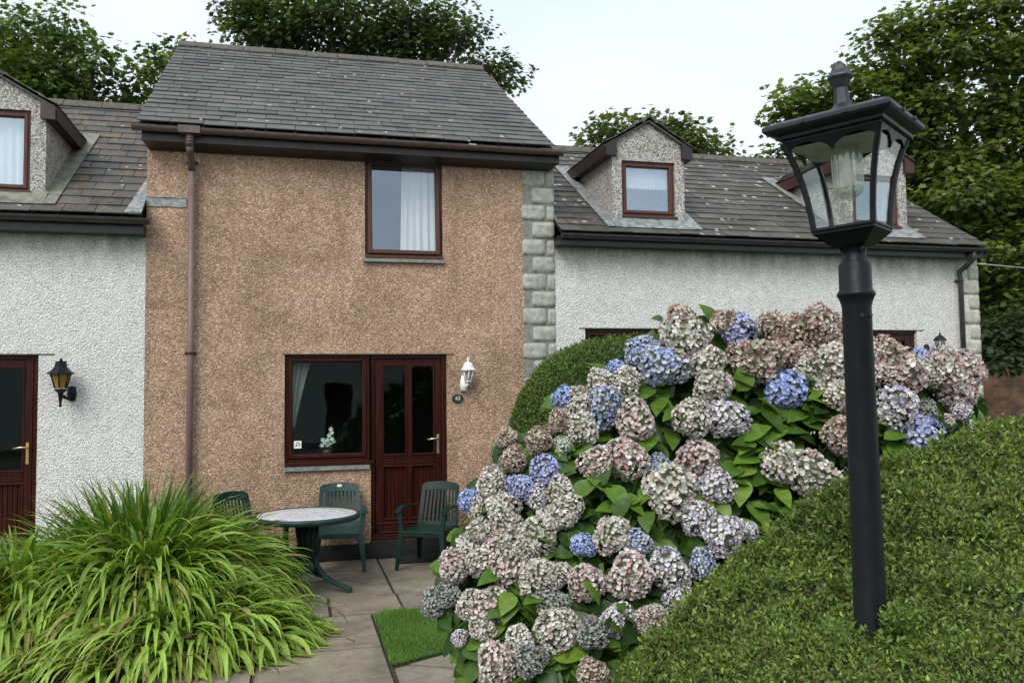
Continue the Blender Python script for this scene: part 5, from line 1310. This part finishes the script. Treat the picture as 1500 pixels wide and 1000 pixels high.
heads = '''998,466,50,n 1003,496,72,c 1062,472,44,n 1085,489,66,l 1130,478,46,n 1160,484,58,n 1199,477,62,n 1103,528,76,n 1141,521,56,n 1037,531,56,c 1043,567,60,c 1152,570,66,b 1182,545,50,c
1219,505,58,p 1222,530,60,c 1213,558,68,c 1228,580,48,c 1300,518,60,n 1288,542,62,p 1322,548,72,p 1353,526,38,l 1384,540,66,p 1414,542,58,p 1396,567,72,p 1360,548,48,c 1313,594,66,w 1348,638,66,l 1358,602,34,g 1407,601,32,w 1384,619,30,p
1232,637,62,n 1063,611,64,w 1014,612,60,c 1022,672,66,p 1050,712,60,w 1143,678,60,c 1190,697,82,c 938,514,46,m 974,532,74,m 903,541,34,b 826,582,36,b 884,595,56,m 846,590,44,c 880,560,44,c 916,560,46,c
849,627,54,c 820,616,38,n 930,615,64,p 824,652,32,y 790,645,42,n 798,688,44,l 872,677,50,p 915,672,68,p 762,713,42,l 963,683,36,m 981,718,80,c 752,672,40,n 720,706,46,c 820,716,42,c 828,749,54,c 790,782,58,c 736,745,50,c
748,776,52,c 706,776,42,c 785,727,36,w 853,798,37,b 896,783,60,c 932,795,42,m 688,732,40,b 1019,758,52,w 1060,785,62,w 744,829,64,p 706,822,50,c 667,829,52,p 636,882,44,g 657,868,40,g 691,884,46,c 720,887,58,p 707,918,46,c
673,934,27,w 787,844,56,c 815,842,46,c 858,853,56,p 924,842,70,p 979,832,60,w 906,908,56,w 948,908,46,p 817,923,68,c 868,928,46,g 760,938,46,c 727,973,64,p 777,967,48,g 868,986,46,n 994,878,40,w 810,884,44,g
1030,826,44,m 1097,778,32,w 960,905,40,c 771,803,46,c 806,762,44,c 1176,520,44,n 1244,492,44,n 700,745,40,c 742,640,34,n 690,800,44,c 730,795,42,p'''.split()
hpos = []
def hdepth(x, y): return 3.85 + (1000 - y) / 550 * 1.15 + max(0, (900 - x) / 260) ** 2 * .35 + max(0, (x - 1250) / 200) ** 2 * .25
for hi_, s in enumerate(heads):
    x, y, dm, ty = s.split(','); x, y, dm = float(x), float(y), float(dm)
    d_ = hdepth(x, y) + random.uniform(-.05, .05); p = ad(x, y, d_); r_ = dm * .98 / FP * d_ / 2
    me = random.choice(HM[ty]); o = bpy.data.objects.new('flower_head', me); COL.objects.link(o); o.parent = HY
    o.location = p - ORG[HY.name]
    outw = (V((p.x - HB.x, p.y - HB.y - .8, .75)).normalized() + V((random.gauss(0, .3), random.gauss(0, .3), random.gauss(0, .2)))).normalized(); o.rotation_euler = (outw.to_track_quat('Z', 'Y') @ V((0, 0, 1)).rotation_difference(V((0, 0, 1)))).to_euler()
    o.rotation_euler.rotate_axis('Z', random.uniform(0, 6.28)); o.scale = (r_ * random.uniform(.95, 1.14), r_ * random.uniform(.92, 1.08), r_ * random.uniform(.82, 1.08)); hpos.append((p, r_, outw))
# leaves: pairs under every head, then a fill through the whole volume
P_, T_, Nn_, L_, C_ = [], [], [], [], []
gcols = [(.06, .13, .016), (.038, .095, .013), (.095, .19, .022), (.026, .068, .012), (.14, .235, .028)]
for p, r_, ow in hpos:
    for k in range(9):
        az_ = random.uniform(0, 2 * PI); sd = V((math.cos(az_), math.sin(az_), 0)); sd = (sd - ow * sd.dot(ow)).normalized()
        P_.append(p - ow * (r_ * random.uniform(.8, 1.6)) + sd * r_ * .25); T_.append(sd + ow * .15 + V((0, 0, -.25))); Nn_.append(ow + V((0, -.2, .4))); L_.append(random.uniform(.10, .16)); C_.append(random.choice(gcols[:4]))
def surf_d(x, y): return hdepth(x, y)
poly = [(700, 720), (780, 650), (850, 590), (900, 545), (960, 520), (1010, 490), (1080, 480), (1200, 490), (1300, 530), (1430, 560), (1440, 600), (1380, 650), (1240, 720), (1100, 800), (1000, 900), (900, 1010), (830, 1060), (700, 1040), (670, 940), (650, 890), (660, 800)]
pp = rng.uniform((640, 470), (1445, 1060), (16000, 2)); pp = pp[inpoly(pp, poly)][:4200]
for k, (x, y) in enumerate(pp):
    e_ = rng.random() ** 1.3 * 1.0; d_ = hdepth(x, y) + .10 + e_; p = ad(x, y, d_)
    if p.z < .05: continue
    ow = V((p.x - HB.x, p.y - HB.y - 1.2, rng.uniform(.1, 1.2))).normalized(); az_ = rng.uniform(0, 2 * PI); sd = V((math.cos(az_), math.sin(az_) * .7, 0)); sd = (sd - ow * sd.dot(ow)).normalized()
    P_.append(p); T_.append(sd + V((0, -.1, -.45))); Nn_.append(ow + V(rng.normal(0, .25, 3)) + V((0, 0, .35))); L_.append(rng.uniform(.10, .17)); C_.append(gcols[rng.integers(0, 4)])
# brighter leafy shoots where the photograph shows them
for (x, y, n_) in ((1105, 600, 12), (1150, 625, 12), (1180, 600, 9), (1115, 650, 9), (1075, 690, 8), (1090, 570, 7), (1290, 640, 9), (1305, 655, 6), (955, 580, 9), (925, 715, 8), (905, 745, 6), (1000, 600, 4), (1110, 700, 6), (850, 690, 7), (870, 650, 5), (765, 880, 7), (745, 868, 5), (890, 870, 6), (830, 800, 5), (1195, 560, 5), (720, 880, 4), (770, 985, 5), (1060, 735, 6), (830, 945, 5), (900, 960, 7), (1130, 745, 6)):
    for k in range(n_):
        q_ = (x + random.gauss(0, 20), y + random.gauss(0, 18)); d_ = hdepth(*q_) + random.uniform(-.0, .12); p = ad(*q_, d_)
        az_ = random.uniform(0, 2 * PI); sd = V((math.cos(az_), -.5 + .4 * math.sin(az_), math.sin(az_) * .5 - .2))
        P_.append(p); T_.append(sd); Nn_.append(V((random.gauss(0, .3), -.55, .9))); L_.append(random.uniform(.13, .19)); C_.append(random.choice([gcols[2], gcols[0], gcols[4], gcols[2]]))
P_, T_, Nn_ = (np.array([tuple(q_) for q_ in a]) for a in (P_, T_, Nn_)); L_ = np.array(L_)
ns_ = 6
tv = []; 
for j in range(ns_ + 1):
    s = j / ns_; w_ = .35 * math.sin(PI * s ** .75) ** .9 * (1 if j not in (0, ns_) else 0) * (1.0 if s < .6 else 1 - (s - .6) * .35); zz = -.22 * s * s
    tv += [(-w_, s, zz + w_ * .28), (0, s, zz), (w_, s, zz + w_ * .28)]
tv = np.array(tv); tf = np.array([(3 * j + a, 3 * j + a + 1, 3 * j + a + 4, 3 * j + a + 3) for j in range(ns_) for a in (0, 1)])
X, Y, Z = frames(T_, Nn_); v, f = inst(tv, tf, P_, X, Y, Z, L_)
c = np.array(C_) * rng.uniform(.7, 1.15, (len(P_), 1)); cf = np.repeat(c, len(tf), 0) * np.tile(np.array([.88, 1.0, 1.14, 1.02] * 3), len(P_)).reshape(-1, 1)
fo = mesh_np('foliage', v, f, LEAFG, HY, cf, True)
stm = MB()
for i_, (p, r_, ow) in enumerate(hpos):
    if i_ % 2: continue
    b_ = V((HB.x + (p.x - HB.x) * .25, HB.y + .5 + (p.y - HB.y) * .25, .02)); m1_ = b_.lerp(p, .6) + V((0, .15, .1))
    stm.tube([b_, b_.lerp(m1_, .5), m1_, p - ow * r_ * .5], [.014, .011, .008, .005], 6, cap=False)
stm.build('stems', plain('hydrangea_stem', (.09, .075, .04), .8), HY)
# ---- long-leaved clump on the left
def strap_clump(name, label, cx, cy, R_, nb, hmin, hmax, seed, splay=1.0, cols=None, wk=1.0, z0=0.0, tmin=.02, bmin=.05):
    r = np.random.default_rng(seed)
    rad = np.sqrt(r.random(nb)) * R_ * .55; az_ = r.uniform(0, 2 * PI, nb)
    base_ = np.stack([cx + rad * np.cos(az_), cy + rad * np.sin(az_) * .8, z0 * (1 - (rad / (R_ * .55)) ** 2) + .0 * rad], 1)
    q_ = rad / (R_ * .55)
    oa = az_ + r.normal(0, .5, nb)
    tilt = np.clip(q_ * .75 + r.normal(.06, .16, nb) + tmin, .02, 1.3) * splay      # lean away from the crown
    L_ = r.uniform(hmin, hmax, nb) * (1 - .18 * q_)
    bend = np.clip(r.normal(.5, .45, nb) + q_ * 1.55 + bmin, .05, 2.9)
    ns_ = 10; wd = r.uniform(.011, .024, nb) * wk
    pos = base_.copy(); ang_ = tilt.copy(); hd = np.stack([np.cos(oa), np.sin(oa)], 1); VV = []
    side0 = np.stack([-np.sin(oa), np.cos(oa), np.zeros(nb)], 1); tw_ = r.normal(0, .5, nb)
    for j in range(ns_ + 1):
        s = j / ns_
        w_ = wd * (min(1, .55 + s * 2) if s < .55 else max(.02, (1 - (s - .55) / .45) ** .75))
        tdir = np.stack([np.sin(ang_) * hd[:, 0], np.sin(ang_) * hd[:, 1], np.cos(ang_)], 1)
        up_ = np.cross(side0, tdir); sd_ = side0 * np.cos(tw_ * s)[:, None] + up_ * np.sin(tw_ * s)[:, None]; nn_ = np.cross(sd_, tdir)
        VV.append(np.stack([pos - sd_ * w_[:, None], pos + nn_ * (w_ * .45)[:, None], pos + sd_ * w_[:, None]], 1))
        pos = pos + tdir * (L_ / ns_)[:, None]; pos[:, 2] = np.maximum(pos[:, 2], .015)
        ang_ = np.minimum(ang_ + bend / ns_ * (0.3 + 1.9 * s), 2.75)
    VV = np.stack(VV, 1)           # nb, ns+1, 3, 3
    k = 3 * (ns_ + 1); tf_ = np.array([(3 * j + a, 3 * j + a + 1, 3 * j + a + 4, 3 * j + a + 3) for j in range(ns_) for a in (0, 1)])
    f = (tf_[None] + (np.arange(nb) * k)[:, None, None]).reshape(-1, 4)
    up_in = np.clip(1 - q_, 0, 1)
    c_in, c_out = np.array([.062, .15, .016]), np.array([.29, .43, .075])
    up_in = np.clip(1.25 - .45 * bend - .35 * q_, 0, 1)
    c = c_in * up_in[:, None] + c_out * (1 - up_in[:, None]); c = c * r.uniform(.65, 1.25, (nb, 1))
    yy = r.random(nb) < .05; c[yy] = (.30, .30, .09); dd = (r.random(nb) < .02) & (q_ < .6); c[dd] = (.22, .15, .06)
    if cols is not None: c = c * np.array(cols)
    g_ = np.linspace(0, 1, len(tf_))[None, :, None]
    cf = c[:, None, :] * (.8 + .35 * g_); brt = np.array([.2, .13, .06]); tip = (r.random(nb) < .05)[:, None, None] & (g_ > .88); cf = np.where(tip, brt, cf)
    return VV.reshape(-1, 3), f, cf.reshape(-1, 3)
gc = ag(232, 905)
CL = thing('strap_leaf_clump', 'big mound of long arching grassy leaves spilling over the paving on the left', 'plant', (gc.x, gc.y, 0))
v1, f1, c1 = strap_clump('', '', gc.x - .14, gc.y + .1, 1.3, 2600, .85, 1.25, 5, z0=.15)
fcl = ag(265, 960)
v2, f2, c2 = strap_clump('', '', gc.x - .03, gc.y - .45, 1.15, 1400, .62, .95, 8, 1.0, None, 1.15, .42, .35, .75)
v3, f3, c3 = strap_clump('', '', gc.x - .95, gc.y - .35, 1.3, 1100, .6, .95, 9, 1.0, None, 1.0, .3, .25, .6)
v4, f4_, c4 = strap_clump('', '', gc.x + .22, gc.y - .85, 1.5, 1000, .5, .8, 10, 1.0, None, 1.1, .12, .3, .6)
v3, f3, c3 = np.concatenate([v3, v4]), np.concatenate([f3, f4_ + len(v3)]), np.concatenate([c3, c4])
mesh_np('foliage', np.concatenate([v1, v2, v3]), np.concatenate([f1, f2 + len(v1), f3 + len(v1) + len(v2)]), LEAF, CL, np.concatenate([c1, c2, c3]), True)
# withered leaf bases
mm = MB(); mm.lathe([(1.15, 0), (1.0, .08), (.75, .2), (.4, .32), (.0, .38)], 24, Matrix.Translation((gc.x - .1, gc.y - .35, 0))); mm.build('thatch', plain('thatch', (.045, .035, .018), .95, .5, 14, .02, 25), CL)
dl = MB()
for k in range(500):
    p = V((fcl.x + random.gauss(-.1, .45), fcl.y + random.gauss(0, .3), random.uniform(.05, .3))); a_ = random.uniform(0, 6.28); L_ = random.uniform(.08, .28)
    d_ = V((math.cos(a_), math.sin(a_), random.uniform(-.6, .2))); kk = random.uniform(.6, 1.3)
    dl.tube([p, p + d_ * L_ * .5, p + d_ * L_ + V((0, 0, -.04))], [.003, .004, .001], 3, cap=False, tint=(kk, kk, kk))
dl.build('withered_leaves', plain('withered', (.17, .095, .05), .9, .3, 20, tint=True), CL, 0, True)
sc2 = at(10, 800, 7.6)
CL2 = thing('strap_leaf_clump', 'smaller dark tuft of grassy leaves by the left cottage step at the left edge', 'plant', (sc2.x - .15, 7.7, 0))
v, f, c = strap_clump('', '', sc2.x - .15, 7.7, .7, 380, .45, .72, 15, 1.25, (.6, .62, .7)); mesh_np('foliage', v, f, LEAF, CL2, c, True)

# ------------------------------------------------------------------ trees
def tree(name, label, blobs, trunk, leafL, cols, dens=1.0, depth_r=.6, group='trees behind the houses', droop=.5, seed=1, dark=1.0):
    """blobs: (px, py, rx_px, ry_px, axis-depth)"""
    r = np.random.default_rng(seed)
    T = thing(name, label, 'tree', (trunk[0], trunk[1], 0), group)
    PP, TT, NN, CC, LL_ = [], [], [], [], []
    cents = []
    for (px_, py_, rx_, ry_, d_) in blobs:
        c0 = np.array(ad(px_, py_, d_)); Rx, Rz = rx_ / FP * d_, ry_ / FP * d_; Ry = (Rx + Rz) / 2 * 1.0; cents.append((c0, Rx, Rz))
        area = 4 * PI * ((Rx * Rz) ** 1.6 / 1) ** (1 / 1.6)
        nc = max(6, int(area * 2.6 * dens)); 
        dirs = norm(r.normal(0, 1, (nc, 3))); cc_ = c0 + dirs * np.array([Rx, Ry, Rz]) * r.uniform(.45, 1.0, (nc, 1))
        m_ = 62
        ci_ = np.repeat(np.arange(nc), m_); sg = .20 * min(1.5, max(.6, d_ / 18))
        p = cc_[ci_] + np.clip(r.normal(0, 1, (nc * m_, 3)), -1.7, 1.7) * np.array([sg * 1.5, sg * 1.5, sg * .55])
        out_ = norm(p - c0); out2 = norm(p - cc_[ci_])
        PP.append(p); NN.append(norm(out_ * .5 + np.array([0, 0, .8]) + r.normal(0, .35, p.shape)))
        TT.append(norm(out2 + out_ * .5 + np.array([0, 0, -droop]) + r.normal(0, .3, p.shape)))
        hgt_ = np.clip(out2[:, 2] * .5 + .5, 0, 1); cl_ = r.uniform(.55, 1.4, nc)[ci_]
        base_ = np.array(cols)[r.integers(0, len(cols), nc)][ci_]
        CC.append(base_ * (cl_ * r.uniform(.75, 1.25, len(p)))[:, None] * dark * 1.2 * np.array([1.1, .96, 1.25])); LL_.append(r.uniform(.7, 1.25, len(p)) * leafL)
    P_, T_, N_, C_, L_ = map(np.concatenate, (PP, TT, NN, CC, LL_))
    if name == 'climbing_ivy': P_[:, 2] = np.maximum(P_[:, 2], .1)
    v, f, nf = leafset(P_, T_, N_, L_, 1.0, 'maple')
    mesh_np('crown', v, f, LEAF, T, np.repeat(np.clip(C_, .003, .6), nf, 0))
    tr_ = MB(); b_ = V((trunk[0], trunk[1], -.02)); tp = V(trunk[2]); rb = trunk[3]
    mid = b_.lerp(tp, .5) + V((.2, 0, 0)); tr_.tube([b_, b_.lerp(mid, .5), mid, tp], [rb, rb * .85, rb * .75, rb * .6], 12)
    for c0, Rx, Rz in (cents if name == 'tree' else []):
        c0 = V(c0); q_ = mid.lerp(tp, r.uniform(.2, 1)); m2 = q_.lerp(c0, .5) + V((0, 0, -.1 * (c0 - q_).length)); tr_.tube([q_, m2, c0, c0 + (c0 - m2).normalized() * Rx * .5], [rb * .38, rb * .22, rb * .1, rb * .03], 7, cap=False)
        for k in range(5):
            e_ = c0 + V(norm(r.normal(0, 1, 3)) * np.array([Rx, Rx, Rz]) * .9); s_p = m2.lerp(c0, r.uniform(.3, 1)); tr_.tube([s_p, s_p.lerp(e_, .5) + V((0, 0, .06)), e_], [rb * .08, rb * .05, rb * .015], 5, cap=False)
    tr_.build('trunk', BARK, T)
    return T
GA = [(.075, .14, .024), (.055, .11, .02), (.11, .19, .034), (.04, .08, .018), (.14, .21, .038)]
# left tree
tl = ad(60, 300, 19)
tree('tree', 'leafy sycamore above the left cottage roof, reaching out of the frame at the left', [(-60, 90, 90, 90, 19), (30, 120, 75, 70, 18.5), (20, 55, 45, 30, 18.5), (95, 40, 42, 36, 18), (80, 110, 60, 50, 18), (140, 90, 38, 40, 18), (60, 170, 90, 40, 18), (-10, 190, 90, 50, 19)],
     (tl.x, tl.y, (tl.x + .3, tl.y, 5.5), .28), .125, GA, .95, seed=3)
t2 = ad(215, 300, 21)
tree('tree', 'low bright green tree in the gap between left cottage ridge and tall roof', [(190, 150, 45, 22, 19), (150, 165, 50, 26, 19.5), (235, 125, 30, 45, 19), (252, 85, 22, 20, 19), (285, 110, 40, 55, 20.5), (120, 160, 40, 22, 19)], (t2.x, t2.y, (t2.x, t2.y, 4.8), .2), .125, GA, 1.0, seed=5)
t3 = ad(520, 300, 23)
tree('tree', 'dark dense tree rising behind the middle of the tall slate roof', [(362, 20, 34, 30, 21), (395, 45, 55, 38, 21), (440, 20, 60, 40, 21), (520, 30, 75, 50, 21), (600, 35, 60, 40, 21), (648, 40, 40, 32, 21), (680, 48, 22, 18, 20.5), (630, 85, 42, 28, 21), (560, 90, 80, 30, 21.5), (450, 75, 80, 25, 21.5), (735, 114, 12, 12, 20), (714, 95, 12, 9, 20), (480, -30, 90, 40, 21), (370, -14, 45, 25, 21)],
     (t3.x, t3.y, (t3.x, t3.y, 6.5), .35), .125, [(.04, .075, .018), (.03, .058, .015), (.055, .095, .022), (.08, .13, .03)], 1.1, seed=7, dark=1.2)
t4 = ad(950, 320, 24)
tree('tree', 'pale green treetop rising behind the nearer right-hand dormer', [(884, 208, 36, 22, 22), (912, 190, 26, 16, 22), (960, 205, 45, 26, 22), (1000, 208, 36, 24, 22), (1035, 220, 26, 12, 22), (975, 190, 22, 12, 22), (940, 235, 90, 20, 22.5)], (t4.x, t4.y, (t4.x, t4.y, 5), .22), .15, [(.10, .145, .032), (.075, .12, .03), (.13, .17, .04)], 1.0, seed=9)
t5 = ad(1440, 560, 17.5)
GB = [(.105, .17, .03), (.085, .145, .026), (.145, .205, .034), (.055, .10, .02), (.12, .175, .028)]
tree('tree', 'big spreading sycamore with layered boughs filling the sky on the right', [
    (1175, 140, 34, 20, 15), (1160, 165, 24, 16, 15), (1205, 165, 40, 26, 15), (1230, 128, 34, 20, 15), (1265, 150, 55, 28, 15), (1285, 105, 30, 22, 15), (1300, 60, 24, 24, 15), (1335, 35, 42, 22, 15), (1330, 100, 45, 26, 15),
    (1390, 25, 60, 26, 15), (1470, 15, 60, 26, 15), (1400, 80, 75, 30, 15), (1480, 75, 60, 36, 15), (1360, 150, 70, 34, 15), (1450, 150, 80, 40, 15), (1380, 215, 70, 34, 15), (1470, 230, 70, 45, 15), (1420, 280, 80, 34, 14.5), (1500, 310, 60, 40, 14.5),
    (1380, 330, 60, 34, 15), (1460, 370, 60, 36, 14.5), (1145, 233, 20, 10, 15.5), (1500, 440, 50, 50, 14.5), (1450, 430, 40, 40, 15), (1320, 200, 60, 45, 16), (1330, 260, 60, 45, 16.5), (1400, 400, 80, 50, 17), (1250, 200, 60, 40, 17), (1560, 200, 80, 120, 15), (1560, 60, 80, 70, 15), (1580, 380, 80, 80, 15)],
     (t5.x, t5.y, (t5.x, t5.y, 6), .4), .115, GB, 1.6, seed=13)
t6 = ad(1500, 560, 21)
tree('tree', 'dark tree mass low behind the brick wall at the right edge', [(1400, 330, 90, 70, 20), (1500, 350, 90, 80, 20), (1430, 460, 90, 80, 20), (1530, 480, 90, 90, 20), (1340, 280, 60, 60, 20), (1470, 560, 120, 60, 20), (1640, 420, 120, 140, 20)], (t6.x, t6.y, (t6.x, t6.y, 4), .3), .2, [(.03, .055, .014), (.022, .042, .012)], .8, seed=17)
# brick wall and ivy
bw = at(1470, 537, 12.2)
mb = MB(); mb.box(XRE + .05, 17, 12.2, 12.45, 0, bw.z); wl_ = mb.build('brick_wall', BRICK); tag(wl_, 'old red brick garden wall running off beside the right cottage', 'wall')
ivb = [(1455, 500, 28, 28, 12.6), (1490, 490, 40, 34, 12.6), (1530, 480, 40, 44, 12.6), (1460, 525, 30, 14, 12.3), (1500, 525, 40, 16, 12.3), (1560, 510, 50, 30, 12.4)]
iv = ad(1500, 560, 12.5)
tree('climbing_ivy', 'dark ivy heaped on top of the brick wall', ivb, (iv.x, 12.6, (iv.x, 12.6, 1.6), .07), .085, [(.03, .065, .018), (.045, .085, .025), (.025, .05, .016)], 3.0, group='ivy on the wall', droop=.8, seed=19)
mb = MB(); wa, wb = at(1443, 387, 9.9), at(1520, 394, 11.5); we = V((wb.x + 4, wb.y + 3, wb.z + .15))
mb.tube([V((XRE - .01, D + .05, wa.z - .0)), wa, wb, we], .006, 6); tag(mb.build('cable', plain('cable_white', (.6, .6, .6), .5)), 'thin pale overhead cable leaving the right cottage corner', 'cable')
mb = MB(); mb.tube([we - V((0, 0, we.z)), we + V((0, 0, .3))], .07, 10); tag(mb.build('cable_pole', BARK), 'wooden pole carrying the pale cable, outside the right edge', 'pole')

# ------------------------------------------------------------------ the row across the garden (seen only in the window glass)
HO = thing('cottage', 'white cottage with a slate roof across the garden, seen only reflected in the windows', 'house', (0, -13, 0))
mb = MB(); wall_mesh(mb, -14, 14, 0, 3.4, -13, [(-8, -7, .1, 2.2), (-5.6, -4.3, 1, 2.2), (1.2, 2.2, .1, 2.2), (3.5, 4.9, 1, 2.2), (8, 9, .1, 2.2)], -.1)
mb.build('wall', WHITE, HO)
for a in (-8, 1.2, 8): k = MB(); k.box(a, a + 1, -13.1, -13.05, .1, 2.2); k.build('door', MAHOG, HO)
for a in (-5.6, 3.5): k = MB(); mitre_frame(k, a, a + 1.35, 1, 2.2, .06, -13.1, -13.02); w = k.build('window', MAHOG, HO); k = MB(); k.box(a + .05, a + 1.3, -13.1, -13.09, 1.05, 2.15); k.build('pane', PLATE, w)
k = MB(); slates(k, (14.2, -12.7, 3.4), (-14.2, -12.7, 3.4), (14.2, -15.5, 5.3), (-14.2, -15.5, 5.3), 8, .6); k.add([(14.2, -15.5, 5.3), (-14.2, -15.5, 5.3), (-14.2, -18.3, 3.4), (14.2, -18.3, 3.4)], [(0, 1, 2, 3)]); k.build('roof', SLATE, HO, 0, True)
